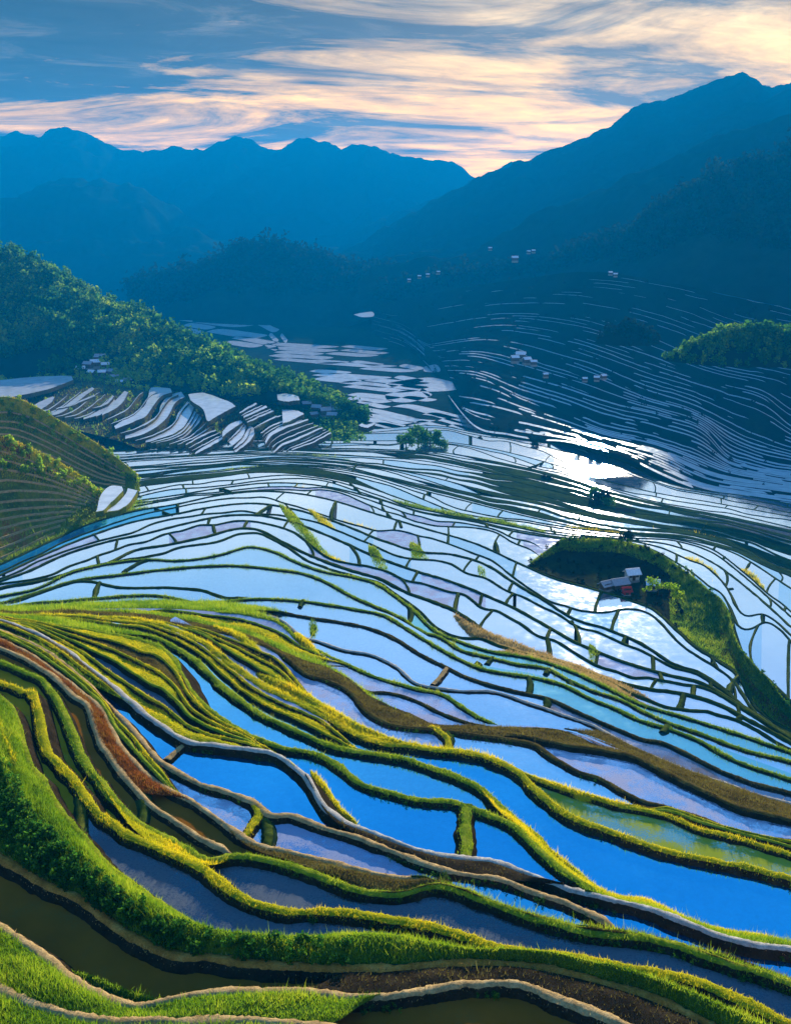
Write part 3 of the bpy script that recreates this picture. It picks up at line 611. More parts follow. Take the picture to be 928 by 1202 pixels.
lens([(532,722),(560,744),(600,760),(650,774)], 15, 'sand', 'g_tan', .8, 'straw coloured bank in the centre where the pale and teal terraces meet')
lens([(630,772),(690,792),(760,818)], 7, 'sand', 'g_tan', .6, 'thin straw coloured strip right of centre above the teal terraces')

# ------------------------------------------------------------------ ruled hillsides
def ruled(name, lo, hi, Dlo, Dhi, n=60, rows=24, mat='spur', amp=3., fs=.02, back=40, bulge=0., jag=.03, rdg=0.):
    a = resample(lo, n); b = resample(hi, n)
    P0 = PD(a[:, 0], a[:, 1], np.interp(np.linspace(0, 1, n), np.linspace(0, 1, len(Dlo)), Dlo)); P1 = PD(b[:, 0], b[:, 1], np.interp(np.linspace(0, 1, n), np.linspace(0, 1, len(Dhi)), Dhi))
    t = np.linspace(0, 1, rows)[:, None]; tt = t[..., None]
    V = P0[None] * (1 - tt) + P1[None] * tt
    env = (4 * t * (1 - t)) ** .6
    V[..., 2] += env * (bulge + amp * fbm(V[..., 0] * fs, V[..., 1] * fs, 5, 6)) + t ** 3 * jag * amp * fbm(V[..., 0] * fs * 9, V[..., 1] * fs * 3, 5, 8) + env * amp * rdg * (.6 - np.abs(fbm(V[..., 0] * fs * 2.2, V[..., 1] * fs * 1.4, 5, 18)) * 1.8)
    B = P1.copy(); Lb = np.linalg.norm(B[:, :2], axis=1)[:, None]; B1 = B.copy(); B1[:, :2] *= 1 + back * .5 / Lb; B1[:, 2] -= back * .22
    B2 = B.copy(); B2[:, :2] *= 1 + back * 1.8 / Lb; B2[:, 2] = np.minimum(P0[:, 2], B2[:, 2] - back) - 5
    V = np.concatenate([V, B1[None], B2[None]]); 
    o = struct(mk(name, V.reshape(-1, 3), gridf(rows + 2, n), M[mat])); return o, V[:rows]
def slope_line(V, uv, width, mat, name='terrace_ledge'):
    """thin level ledge along a row of surface positions"""
    r, n = V.shape[:2]; uv = np.array(uv); f = np.clip(uv[:, 1], 0, 1) * (r - 1); g = np.clip(uv[:, 0], 0, 1) * (n - 1)
    i = np.minimum(f.astype(int), r - 2); j = np.minimum(g.astype(int), n - 2); fi = (f - i)[:, None]; gj = (g - j)[:, None]
    P = (V[i, j] * (1 - gj) + V[i, j + 1] * gj) * (1 - fi) + (V[i + 1, j] * (1 - gj) + V[i + 1, j + 1] * gj) * fi
    return P
def ledges(V, lines, width, mat):
    vs = []; fs = []; b = 0
    for uv in lines:
        P = slope_line(V, uv, width, mat); k = len(P)
        d = -P[:, :2] / np.linalg.norm(P[:, :2], axis=1)[:, None]
        A = P.copy(); A[:, 2] += .25; Bq = P.copy(); Bq[:, :2] += d * width; Bq[:, 2] += .25; Cq = Bq.copy(); Cq[:, 2] -= .5 + width * .4
        vs.append(np.stack([A, Bq, Cq]).reshape(-1, 3)); fs.append(gridf(3, k) + b); b += 3 * k
    return struct(mk('hillside_ledges', np.concatenate(vs), np.concatenate(fs), M[mat], smooth=False))

o, VA = ruled('grassy_hill', [(-150,710),(-40,677),(0,661),(52,637),(103,614),(132,601)], [(-150,500),(-40,505),(0,512),(45,530),(88,554),(133,588)], [280,293,350], [322,335,362], 70, 26, 'spur', 2.0, .03, 25, -1.5)
lin = []
for k in range(12):
    v = .04 + k * .075; u = np.linspace(.02, min(.96, .75 + .02 * k), 50); lin.append(np.stack([u, v + .10 * (u - .3) + .012 * np.sin(u * 9 + k)], -1))
ledges(VA, lin, .6, 'tan')
o, VB = ruled('grassy_hill', [(-150,570),(-40,560),(50,570),(110,590),(165,576)], [(-150,480),(-40,470),(20,468),(80,500),(120,525),(162,557)], [400,415], [440,430], 70, 24, 'spur', 2.0, .025, 30, -1.5)
lin = []
for k in range(9):
    v = .10 + k * .09; u = np.linspace(.05, .93, 50); lin.append(np.stack([u, v + .10 * (u - .4) + .012 * np.sin(u * 8 + k * 2)], -1))
ledges(VB, lin, .65, 'tan')
for V_, gm_, nme in ((VA, 'g_yel', 'a'), (VB, 'g_green', 'b')):
    top = V_[-9:]; pts = np.concatenate([scatter(top[j], top[j + 1], 3.5, 5000) for j in range(len(top) - 1)])
    tag(blades('grass', pts, 1.0, .14, M[gm_]), 'yellow green grass along the crest of the near left spur' if nme == 'a' else 'long green grass on the crest of the second left spur', 'grass', kind='stuff')
    low = V_[:-8]; pts = np.concatenate([scatter(low[j], low[j + 1], 1.6, 3000) for j in range(len(low) - 1)])
    tag(blades('grass', pts, .8, .12, M['g_green']), 'dark green grass on the shaded face of the near left spur' if nme == 'a' else 'dark green grass on the shaded face of the second left spur', 'grass', kind='stuff')

for V_, nme in ((VA, 'scattered green bushes on the near left spur'), (VB, 'scattered green bushes on the second left spur')):
    S = V_[-8:]; pts = np.concatenate([scatter(S[j], S[j + 1], 1e9, 22) for j in range(len(S) - 1)]); SHRUBS = globals().get('SHRUBS', []) + [(pts, nme)]
for V_, ku in ((VA, .62), (VB, .38)):
    T = V_[-5:].copy(); nn = T.shape[1]; T[..., 2] += np.array([-.15, .12, .2, .2, .12])[:, None] + .12 * fbm(T[..., 0] * .3, T[..., 1] * .3, 3, 91); cu = int(ku * nn)
    mi = np.tile((np.arange(nn - 1) < cu + 0).astype(int), (4, 1)); mi = mi * (fbm(T[:-1, :-1, 0] * .06, T[:-1, :-1, 1] * .06, 3, 93) > -.05)
    struct(mk('grass_ground', T.reshape(-1, 3), gridf(5, nn), [M['yelg'], M['redg']], mi.ravel()))  # yellow strip puts the crest's sun highlight into the turf colour
    pts = np.concatenate([scatter(T[j], T[j + 1], 10, 4000) for j in range(4)]); tag(blades('grass', pts, .8, .09, M['g_yel']), 'sunlit yellow grass lining the crest of the ' + ('near' if V_ is VA else 'second') + ' left spur', 'grass', kind='stuff')
# flat slabs: terraces with a level pool and an earth skirt
def slab(front, back, z=None, kind='milk', skirt=4, D=None, riser='vill', n=24):
    f = resample(front, n); b = resample(back, n); tt_ = np.linspace(0, 1, n); jx = .9 * fbm(tt_ * 9 + front[0][0], tt_ * 0 + front[0][1], 3, 61); f[:, 1] += jx; b[:, 1] += np.where(np.abs(f[:, 1] - b[:, 1]) > 3, .6 * fbm(tt_ * 8, tt_ * 0 + front[0][0], 3, 63), jx); c = np.concatenate([f, b]).mean(0)
    if z is None: z = float(PD(c[0], c[1], D)[2])
    Pf = PZ(f[:, 0], f[:, 1], z); Pb = PZ(b[:, 0], b[:, 1], z)
    sk = Pf.copy(); sk[:, :2] *= 1 - (skirt * .45) / np.linalg.norm(sk[:, :2], axis=1)[:, None]; sk[:, 2] -= skirt
    rim = Pf.copy(); rim[:, 2] += .25
    ri = Pf.copy(); ri[:, 2] += .35; rj = ri.copy(); rj[:, :2] *= 1 + .9 / np.linalg.norm(rj[:, :2], axis=1)[:, None]; rk = rj.copy(); rk[:, 2] = z
    V = np.stack([sk, ri, rj, rk, Pb]); mi = np.repeat([1, 1, 1, 0], n - 1)
    return struct(mk('hillside_terrace', V.reshape(-1, 3), gridf(5, n), [M[kind], M[riser]], mi, smooth=False))
def Dv(y): return np.interp(y, [430, 440, 535, 550], [910, 880, 640, 610])
lo = [(-150,505),(0,500),(60,500),(130,515),(175,530),(240,540),(320,548),(400,552),(452,553)]; hi = [(-150,448),(0,446),(90,440),(150,448),(205,455),(260,460),(310,468),(370,480),(415,496),(455,540)]
o, VV = ruled('village_hill', lo, hi, [Dv(505) + 25] * 2 + [Dv(540) + 20] * 3, [905, 905, 895, 880, 840, 700], 90, 30, 'vill', 1.2, .02, 60, 0)
SL = [([(-60,476),(0,469),(30,463),(60,456),(86,446)], [(-60,448),(0,446),(30,443),(60,441),(84,441)]), ([(38,481),(48,481),(60,473),(64,467)], [(36,478),(48,471),(60,466),(63,465)]), ([(54,489),(72,485),(92,471),(111,457)], [(54,485),(74,477),(94,463),(108,454)]),
      ([(98,493),(120,486),(136,471)], [(98,490),(117,481),(132,466)]), ([(120,488),(141,476),(151,461)], [(120,485),(135,470),(146,459)]), ([(136,504),(151,498),(171,489),(181,476),(189,466),(202,461)], [(134,500),(154,487),(169,477),(174,465),(178,455),(200,456)]),
      ([(147,516),(171,509),(191,496),(199,486),(206,473),(217,466)], [(147,511),(164,500),(184,488),(189,475),(199,464),(213,460)]), ([(171,520),(196,513),(213,504),(221,493),(228,479)], [(171,517),(190,508),(204,497),(209,485),(220,471)]), ([(189,522),(214,515),(230,501),(237,491)], [(189,519),(209,508),(221,496),(228,482)]),
      ([(224,471),(238,481),(244,495),(256,488),(277,477)], [(221,463),(236,461),(246,463),(258,467),(272,473)]), ([(261,514),(270,506),(285,496)], [(261,507),(269,498),(282,493)]), ([(273,524),(285,513),(289,500)], [(267,518),(279,505),(284,497)]), ([(276,532),(293,519),(301,505)], [(274,526),(287,510),(293,499)]),
      ([(218,523),(240,512),(254,506)], [(218,521),(238,510),(253,504)]), ([(229,534),(250,523),(267,513)], [(229,531),(248,519),(264,511)]), ([(281,486),(292,480),(302,475)], [(281,484),(290,478),(300,473)]), ([(286,491),(300,485),(314,479)], [(286,488),(299,482),(312,476)]), ([(290,497),(306,490),(322,483)], [(290,495),(304,488),(320,481)]),
      ([(332,498),(345,493),(357,486)], [(331,481),(344,481),(355,484)]), ([(312,521),(319,512),(336,503),(362,494)], [(311,518),(317,509),(335,500),(361,492)]), ([(322,532),(331,524),(351,516),(379,503)], [(321,530),(330,521),(350,513),(378,501)]), ([(343,529),(366,521),(389,509)], [(342,527),(365,519),(388,507)]), ([(306,510),(322,500),(340,494)], [(306,508),(321,498),(339,492)]),
      ([(326,470),(338,472),(352,470)], [(325,463),(338,462),(350,465)]), ([(66,481),(86,476),(112,465)], [(66,479),(85,474),(110,463)]), ([(108,480),(124,476),(134,466)], [(108,479),(122,474),(132,464)]), ([(300,504),(316,494),(330,489)], [(300,502),(315,492),(329,487)]), ([(420,500),(431,503),(440,498)], [(424,497),(432,499),(438,496)])]
for ia, ib, nn in ((1,2,2),(2,3,3),(3,4,2),(4,5,2),(5,6,1),(6,7,1),(7,8,2),(8,13,2),(13,14,2),(10,11,1),(11,12,1),(15,16,1),(16,17,1),(17,22,1),(19,20,2),(20,21,2),(22,19,2)):
    fa, fb = resample(SL[ia][0], 8), resample(SL[ib][0], 8)
    for q in range(nn):
        w_ = (q + 1) / (nn + 1); fm = fa * (1 - w_) + fb * w_; bm = fm.copy(); bm[:, 1] -= 1.3 + .9 * np.sin(np.linspace(0, 3.1, 8)); SL.append((fm.tolist(), bm.tolist()))
for f_, b_ in sorted(SL, key=lambda s: -np.mean([p[1] for p in s[0]])):
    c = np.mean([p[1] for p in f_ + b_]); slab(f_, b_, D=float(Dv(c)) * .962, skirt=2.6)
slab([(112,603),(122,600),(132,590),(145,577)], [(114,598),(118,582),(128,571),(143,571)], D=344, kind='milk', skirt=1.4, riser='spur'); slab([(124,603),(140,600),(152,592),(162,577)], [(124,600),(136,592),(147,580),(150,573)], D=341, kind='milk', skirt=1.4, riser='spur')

# right hand terraced mountain side (in shade), thin level pools
RK = [[(440,398),(480,412),(510,440),(530,470),(552,497),(600,512),(680,522),(740,540),(775,557),(810,572),(870,585),(980,602)], [(440,478),(530,474),(600,487),(660,504),(720,521),(770,533),(830,560),(900,572),(980,582)], [(440,450),(500,443),(574,452),(614,470),(664,487),(704,503),(764,517),(814,533),(850,549),(900,560),(980,572)],
      [(440,432),(500,426),(560,425),(600,438),(660,455),(720,475),(780,490),(830,510),(852,534),(880,545),(980,560)], [(440,416),(500,411),(580,405),(640,420),(700,440),(760,465),(810,480),(850,500),(870,511),(928,530),(980,541)], [(440,402),(500,396),(600,385),(680,400),(740,420),(800,440),(850,455),(900,471),(928,495),(980,510)],
      [(440,388),(480,382),(600,365),(700,375),(760,395),(830,425),(900,440),(980,456)], [(440,372),(470,366),(600,345),(700,345),(800,365),(880,395),(980,415)], [(440,355),(600,326),(700,315),(800,330),(900,350),(980,370)]]
XR = np.arange(436, 1081, 2.5); NR = len(RK); SUB = 7
Y = [pchip(k, XR) for k in RK]
for i in range(1, NR): Y[i] = np.minimum(Y[i], Y[i - 1] - 5)
DR0 = np.interp(XR, [436, 480, 510, 530, 552, 600, 680, 770, 980, 1080], [1600, 1400, 1190, 1010, 850, 760, 690, 620, 545, 520]); DR8 = np.interp(XR, [436, 520, 600, 700, 980, 1080], [1720, 1610, 1420, 1180, 930, 880])
rows = []; wat = []
tx = (XR - 436) / 545
for i in range(NR - 1):
    for s_ in range(SUB):
        f = s_ / SUB; ff = np.clip(f + .05 * fbm(XR * .02, XR * 0 + i * 9 + s_ * 1.1, 3, 31) + .018 * fbm(XR * .09, XR * 0 + i * 9 + s_ * 3.7, 3, 33), 0, 1)
        y = Y[i] * (1 - ff) + Y[i + 1] * ff; g = (i + f) / (NR - 1) * (NR - 1)
        Dm = DR0 + (DR8 - DR0) * g / (NR - 1); step = (DR8 - DR0) / (NR - 1) / SUB
        Pf = PD(XR, y, Dm)
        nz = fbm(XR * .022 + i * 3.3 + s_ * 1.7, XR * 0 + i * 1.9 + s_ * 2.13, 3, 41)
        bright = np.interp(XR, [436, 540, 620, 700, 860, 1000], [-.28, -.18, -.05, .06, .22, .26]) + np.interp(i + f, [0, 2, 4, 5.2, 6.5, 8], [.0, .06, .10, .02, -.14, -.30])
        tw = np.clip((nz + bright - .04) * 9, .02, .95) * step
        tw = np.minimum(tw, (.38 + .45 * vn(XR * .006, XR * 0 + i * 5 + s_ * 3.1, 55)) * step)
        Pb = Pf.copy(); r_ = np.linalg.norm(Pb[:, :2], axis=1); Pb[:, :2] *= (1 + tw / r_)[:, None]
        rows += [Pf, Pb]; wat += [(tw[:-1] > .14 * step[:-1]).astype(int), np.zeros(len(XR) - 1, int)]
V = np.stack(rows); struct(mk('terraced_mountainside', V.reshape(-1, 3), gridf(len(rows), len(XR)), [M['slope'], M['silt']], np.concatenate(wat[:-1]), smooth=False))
rows_R = [r[::3] for r in rows]
# ------------------------------------------------------------------ far valley floor
me = np.array([[-40000, -3000, -215], [40000, -3000, -215], [40000, 45000, -215], [-40000, 45000, -215]], float)
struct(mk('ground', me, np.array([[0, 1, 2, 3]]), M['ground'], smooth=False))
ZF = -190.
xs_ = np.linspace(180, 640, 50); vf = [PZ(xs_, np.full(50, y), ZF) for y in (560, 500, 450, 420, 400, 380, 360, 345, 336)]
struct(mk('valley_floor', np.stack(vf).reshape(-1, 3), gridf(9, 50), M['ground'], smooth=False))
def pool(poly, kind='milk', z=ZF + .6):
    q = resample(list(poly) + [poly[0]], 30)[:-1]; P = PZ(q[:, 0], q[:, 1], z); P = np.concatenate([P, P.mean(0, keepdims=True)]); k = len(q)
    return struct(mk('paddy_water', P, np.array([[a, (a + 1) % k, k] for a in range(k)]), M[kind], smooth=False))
def bandpools(x0, x1, y0, y1, rows, seed, slope=0.0, kind='milk'):
    r = random.Random(seed); h = (y1 - y0) / rows
    for k in range(rows):
        x = x0 + r.uniform(-6, 10); yb = y0 + (k + .5) * h
        while x < x1:
            w = r.uniform(34, 100); e = min(x + w, x1 + r.uniform(-5, 8)); hh = h * r.uniform(.7, 1.15)
            if e - x > 6 and r.random() < .86:
                sl = slope * (x - x0)
                pool([(x, yb + sl), (x + .25 * (e - x), yb + sl - hh * .5), (x + .8 * (e - x), yb + sl + slope * w - hh * .42), (e, yb + sl + slope * w), (x + .7 * (e - x), yb + sl + slope * w + hh * .5), (x + .2 * (e - x), yb + sl + hh * .42)], kind)
            x = e + r.uniform(.6, 2.5)
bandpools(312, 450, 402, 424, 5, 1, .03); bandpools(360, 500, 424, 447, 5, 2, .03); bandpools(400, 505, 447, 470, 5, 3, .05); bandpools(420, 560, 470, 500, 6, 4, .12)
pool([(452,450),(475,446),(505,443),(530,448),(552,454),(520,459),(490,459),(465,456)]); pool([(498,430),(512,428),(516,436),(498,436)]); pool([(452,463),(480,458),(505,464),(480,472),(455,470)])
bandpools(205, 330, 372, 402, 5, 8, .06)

# ------------------------------------------------------------------ mountains
def mountain(name, lo, hi, Dlo, Dhi, amp, fs, back, n=140, rows=40, mat='mount', rug=1.6):
    o, V = ruled(name, lo, hi, Dlo, Dhi, n, rows, mat, amp, fs, back, amp * .15, jag=.34, rdg=.9)
    return o, V
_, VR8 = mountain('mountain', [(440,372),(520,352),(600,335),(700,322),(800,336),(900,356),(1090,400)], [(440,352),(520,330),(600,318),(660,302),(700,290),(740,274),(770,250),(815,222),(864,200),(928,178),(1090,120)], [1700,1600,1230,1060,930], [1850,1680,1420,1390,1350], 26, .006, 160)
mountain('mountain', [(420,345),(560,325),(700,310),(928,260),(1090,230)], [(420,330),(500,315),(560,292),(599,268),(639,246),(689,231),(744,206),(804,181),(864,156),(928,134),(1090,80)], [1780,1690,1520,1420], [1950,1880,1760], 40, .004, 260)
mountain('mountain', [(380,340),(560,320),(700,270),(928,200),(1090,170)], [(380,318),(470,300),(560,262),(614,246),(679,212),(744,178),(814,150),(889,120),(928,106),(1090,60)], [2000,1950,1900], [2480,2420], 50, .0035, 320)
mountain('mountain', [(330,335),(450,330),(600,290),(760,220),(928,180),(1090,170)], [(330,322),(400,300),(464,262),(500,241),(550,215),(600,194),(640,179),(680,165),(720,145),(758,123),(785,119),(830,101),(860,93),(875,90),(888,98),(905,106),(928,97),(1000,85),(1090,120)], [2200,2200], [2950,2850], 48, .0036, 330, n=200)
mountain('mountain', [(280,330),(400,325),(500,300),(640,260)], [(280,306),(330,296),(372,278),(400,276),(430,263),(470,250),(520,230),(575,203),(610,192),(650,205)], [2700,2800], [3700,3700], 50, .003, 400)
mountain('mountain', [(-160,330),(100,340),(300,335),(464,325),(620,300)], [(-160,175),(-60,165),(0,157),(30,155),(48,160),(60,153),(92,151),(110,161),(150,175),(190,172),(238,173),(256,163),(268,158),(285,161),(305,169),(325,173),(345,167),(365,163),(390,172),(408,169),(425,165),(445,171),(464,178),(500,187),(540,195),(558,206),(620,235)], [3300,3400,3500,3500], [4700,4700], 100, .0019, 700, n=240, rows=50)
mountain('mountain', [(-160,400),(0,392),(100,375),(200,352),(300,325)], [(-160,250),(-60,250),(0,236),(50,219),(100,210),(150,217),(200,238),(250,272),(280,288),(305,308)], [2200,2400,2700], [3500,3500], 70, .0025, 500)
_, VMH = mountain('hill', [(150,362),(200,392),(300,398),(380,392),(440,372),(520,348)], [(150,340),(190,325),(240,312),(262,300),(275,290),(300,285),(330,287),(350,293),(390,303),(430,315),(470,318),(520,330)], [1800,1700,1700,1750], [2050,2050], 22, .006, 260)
# wooded hill on the left
_, VLF = mountain('hill', [(-160,470),(0,455),(100,450),(200,458),(280,468),(350,478),(430,500)], [(-160,262),(-40,276),(0,291),(20,293),(60,316),(110,346),(150,362),(200,386),(250,411),(300,432),(370,462),(430,492)], [905,900,880,820,760], [1180,1150,1080,960,800], 12, .012, 120)

# ------------------------------------------------------------------ trees
def crown_pts(n, r):
    u = rng.normal(0, 1, (n, 3)); u /= np.linalg.norm(u, axis=1)[:, None]
    return u * (r * rng.uniform(.45, 1.0, n) ** .6)[:, None]
def leafmesh(centers, size, per, squash=1.25):
    """leaf quads for many crowns: centers (k,3), size (k,)"""
    k = len(centers); n = k * per
    c = np.repeat(centers, per, 0); s = np.repeat(size, per)
    lob = crown_pts(k * 5, np.ones(k * 5)).reshape(k, 5, 3) * .55
    pick = rng.integers(0, 5, n); off = lob[np.repeat(np.arange(k), per), pick] + crown_pts(n, np.ones(n)) * .55
    off[:, 2] *= squash; off[:, 2] += .9 * squash
    p = c + off * s[:, None]
    a = rng.normal(0, 1, (n, 3)); a /= np.linalg.norm(a, axis=1)[:, None]; b = np.cross(a, rng.normal(0, 1, (n, 3))); b /= np.linalg.norm(b, axis=1)[:, None]
    q = (s * rng.uniform(.16, .34, n))[:, None]
    v = np.stack([p - a * q, p - b * q * .7, p + a * q, p + b * q * .7], 1).reshape(-1, 3)
    return v, np.arange(4 * n).reshape(n, 4), np.repeat(np.repeat(rng.uniform(0, 1, k), per) * .6 + rng.uniform(0, .4, n), 4)
def forest(V, n, size, per, mat, label, rowsel=(0, 1), thr=None):
    r = V.shape[0]; a, b = int(rowsel[0] * (r - 1)), int(rowsel[1] * (r - 1))
    S = V[a:b + 1]; pts = np.concatenate([scatter(S[j], S[j + 1], 1e9, int(n / (len(S) - 1))) for j in range(len(S) - 1)])
    if thr is not None: pts = pts[thr(pts)]
    pts = pts[fbm(pts[:, 0] / (size * 7), pts[:, 1] / (size * 7), 3, 88) < .42]; sz = size * np.clip(rng.lognormal(-.08, .38, len(pts)), .4, 2.1); pts[:, 2] -= .4 * sz
    v, f, at = leafmesh(pts, sz, per); o = mk('forest', v, f, M[mat], smooth=False, attr=at)
    return tag(o, label, 'forest', kind='stuff')
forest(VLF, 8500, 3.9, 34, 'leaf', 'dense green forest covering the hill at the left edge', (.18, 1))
forest(VLF, 2600, 3.9, 40, 'leaf_l', 'lighter sunlit trees along the right flank of the left hill', (.05, .9), thr=lambda p: (p[:, 0] / p[:, 1] > -.30) & (p[:, 0] / p[:, 1] < -.14))  # sunlit look of the flank comes from a lighter leaf colour
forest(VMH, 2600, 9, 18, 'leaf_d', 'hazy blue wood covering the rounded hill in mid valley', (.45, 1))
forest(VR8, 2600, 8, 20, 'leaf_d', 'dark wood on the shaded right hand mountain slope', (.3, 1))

dD, dB = KEY['D'], KEY['B2']; mm = (XS > -40) & (XS < 420)
pts = []
for t0 in (.03, .10, .17, .24, .31, .38):
    p_ = scatter(dB['P'][mm] * (1 - t0) + dD['P'][mm] * t0, dB['P'][mm] * (.93 - t0) + dD['P'][mm] * (t0 + .07), 1e9, 150); p_[:, 2] += .9 * 4 * t0 * (1 - t0) - .1; pts.append(p_)
pts = np.concatenate(pts); v, f, at = leafmesh(pts - [0, 0, .1], .22 * rng.uniform(.5, 2.0, len(pts)), 60); tag(mk('scrub', v, f, M['leaf'], smooth=False, attr=at), 'low dark green weeds on the lower half of the grass bank at bottom left', 'scrub', kind='stuff')
def make_tree(name, loc, h, r, mat, label, group=None, lobes=9, per=60, trunk_share=.16):
    root = empty(name, loc)
    tv = []; n = 8
    for k, (zz, rr_) in enumerate(((-.5, .06), (.0, .05), (.25, .036), (.55, .02), (.85, .008))):
        a = np.linspace(0, 2 * np.pi, n, endpoint=False); tv.append(np.stack([np.cos(a) * rr_ * h + .03 * h * math.sin(k), np.sin(a) * rr_ * h + .02 * h * math.cos(k * 2), a * 0 + zz * h], -1))
    tv = np.stack(tv); f = []
    for i in range(4):
        for j in range(n): f.append([i * n + j, i * n + (j + 1) % n, (i + 1) * n + (j + 1) % n, (i + 1) * n + j])
    mk('trunk', tv.reshape(-1, 3), np.array(f), M['bark'], parent=root)
    c = crown_pts(lobes, np.full(lobes, r)); c[:, 2] = np.abs(c[:, 2]) * .8 + trunk_share * h
    v, f, at = leafmesh(c, np.full(lobes, r * .55), per); mk('crown', v, f, M[mat], parent=root, smooth=False, attr=at)
    return tag(root, label, 'tree', group)
def gz(x, y, z): return tuple(PZ(np.array(x), np.array(y), z))
def at_line(x, key):                         # ground point on a bund crest
    d = KEY[key]; return PZ(np.array(float(x)), np.interp(x, XS, d['y']), d['z'])
p = at_line(736, 'U4'); make_tree('tree', tuple(p), 4.5, 2.3, 'leaf_d', 'small dark bushy tree on the bund end behind the farm hollow', lobes=12)
def on_field(x, y): return tuple(PZ(np.array(float(x)), np.array(float(y)), level_at(x, y)[0]))
for k, (x, y, D, h, r) in enumerate([(476,528,640,11,6), (490,527,645,15,8), (504,527,650,13,7), (516,530,640,9,5)]):
    make_tree('tree', on_field(x, y), h, r, 'leaf', 'green tree in the clump above the pale paddies at centre', 'trees of the clump at centre', lobes=10)
for k, (x, y, D, h, r) in enumerate([(55,440,905,12,8), (66,440,905,16,9), (78,442,900,14,9), (90,444,900,10,7)]):
    make_tree('tree', tuple(PD(np.array(float(x)), np.array(float(y)), D)), h, r, 'leaf', 'bushy green tree left of the hilltop village by the white pool', 'trees left of the hilltop village')
for k, (x, y, D, h, r) in enumerate([(318,474,840,12,7), (325,476,835,10,6), (308,470,850,9,5)]):
    make_tree('tree', tuple(PD(np.array(float(x)), np.array(float(y)), D)), h, r, 'leaf_l', 'green tree below the small village on the spur', 'trees below the spur village')
for k, (x, y, D, h, r) in enumerate([(700,588,455,7,4), (706,594,450,8,4.5), (715,598,445,6,3.5), (697,600,450,6,3.5)]):
    make_tree('tree', on_field(x, y), h, r, 'leaf_d' if k % 2 else 'leaf', 'dark tree beside the brown roofed farm in the valley', 'trees beside the brown roofed farm')
for k, (x, y, D) in enumerate([(580,508,700), (626,527,640), (640,566,570), (560,520,650)]):
    make_tree('tree', on_field(x, y), 5, 3, 'leaf_d', 'lone dark bush on a bund near the bright water glint', 'lone bushes among the far paddies')
for k, (x, y, D, h) in enumerate([(765,690,186,1.5), (772,695,184,1.4), (785,698,182,1.7), (757,697,185,1.2), (795,705,180,1.4)]):
    make_tree('shrub', tuple(PD(np.array(float(x)), np.array(float(y)), D)), h, h * .9, 'leaf_l', 'olive shrub growing right of the farm houses in the dark hollow', 'shrubs beside the farm houses', lobes=6, per=40)
pts = np.concatenate([scatter(VV[j], VV[j + 1], 1e9, 700) for j in range(len(VV) - 1)])
tag(blades('grass', pts[::2], 1.5, .35, M['g_brn']), 'brown dry grass on the terraced village hill', 'grass', kind='stuff'); tag(blades('grass', pts[1::3], 1.6, .35, M['g_green']), 'green grass tufts on the terraced village hill', 'grass', kind='stuff')
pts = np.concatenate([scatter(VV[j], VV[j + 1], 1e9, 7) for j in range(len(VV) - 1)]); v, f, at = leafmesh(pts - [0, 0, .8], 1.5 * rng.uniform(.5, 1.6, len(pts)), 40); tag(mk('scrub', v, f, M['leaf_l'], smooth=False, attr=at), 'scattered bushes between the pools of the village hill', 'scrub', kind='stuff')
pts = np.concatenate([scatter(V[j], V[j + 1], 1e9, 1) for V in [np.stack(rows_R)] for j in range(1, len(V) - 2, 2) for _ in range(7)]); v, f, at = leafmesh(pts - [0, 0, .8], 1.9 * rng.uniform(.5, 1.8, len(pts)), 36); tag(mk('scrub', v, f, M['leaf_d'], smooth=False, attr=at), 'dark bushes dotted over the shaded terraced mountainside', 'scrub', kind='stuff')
# shaggy scrub on the village spur's right flank
S = VV[:, 68:]; pts = np.concatenate([scatter(S[j], S[j + 1], 1e9, 26) for j in range(len(S) - 1)]); sz = 3.6 * rng.uniform(.5, 1.3, len(pts)); v, f, at = leafmesh(pts - [0, 0, 1.5], sz, 40)
tag(mk('scrub', v, f, M['leaf'], smooth=False, attr=at), 'dark green scrub on the right flank of the village spur', 'scrub', kind='stuff')
S = VV[-5:, :70]; pts = np.concatenate([scatter(S[j], S[j + 1], 1e9, 60) for j in range(len(S) - 1)]); sz = 2.8 * rng.uniform(.5, 1.3, len(pts)); v, f, at = leafmesh(pts - [0, 0, 1.5], sz, 36)
tag(mk('scrub', v, f, M['leaf_l'], smooth=False, attr=at), 'low green scrub along the top of the village spur', 'scrub', kind='stuff')
for pts, nme in SHRUBS:
    v, f, at = leafmesh(pts - [0, 0, .6], 1.3 * rng.uniform(.5, 1.5, len(pts)), 60); tag(mk('scrub', v, f, M['leaf_l'], smooth=False, attr=at), nme, 'scrub', kind='stuff')
# wooded knoll on the right slope
def dome(px_, py_, D, rx, ry, h):
    c = PD(np.array(float(px_)), np.array(float(py_)), D); r_ = np.linspace(0, 1, 12)[:, None]; a_ = np.linspace(0, 2 * np.pi, 49)[None]
    V = np.stack([c[0] + rx * r_ * np.cos(a_) * (1 + .12 * np.sin(3 * a_)), c[1] + ry * r_ * np.sin(a_), c[2] - 8 + (h + 8) * np.cos(r_ * np.pi / 2) ** .8 + 0 * a_], -1)
    struct(mk('hill', V.reshape(-1, 3), gridf(12, 49), M['slope'])); return V
forest(dome(890, 410, 650, 58, 26, 9), 700, 3.0, 60, 'leaf', 'light green wood on the knoll at the right edge', (0, 1))
forest(dome(738, 392, 820, 27, 14, 4), 160, 3.0, 50, 'leaf_d', 'dark copse on the shaded terraced slope', (0, 1))

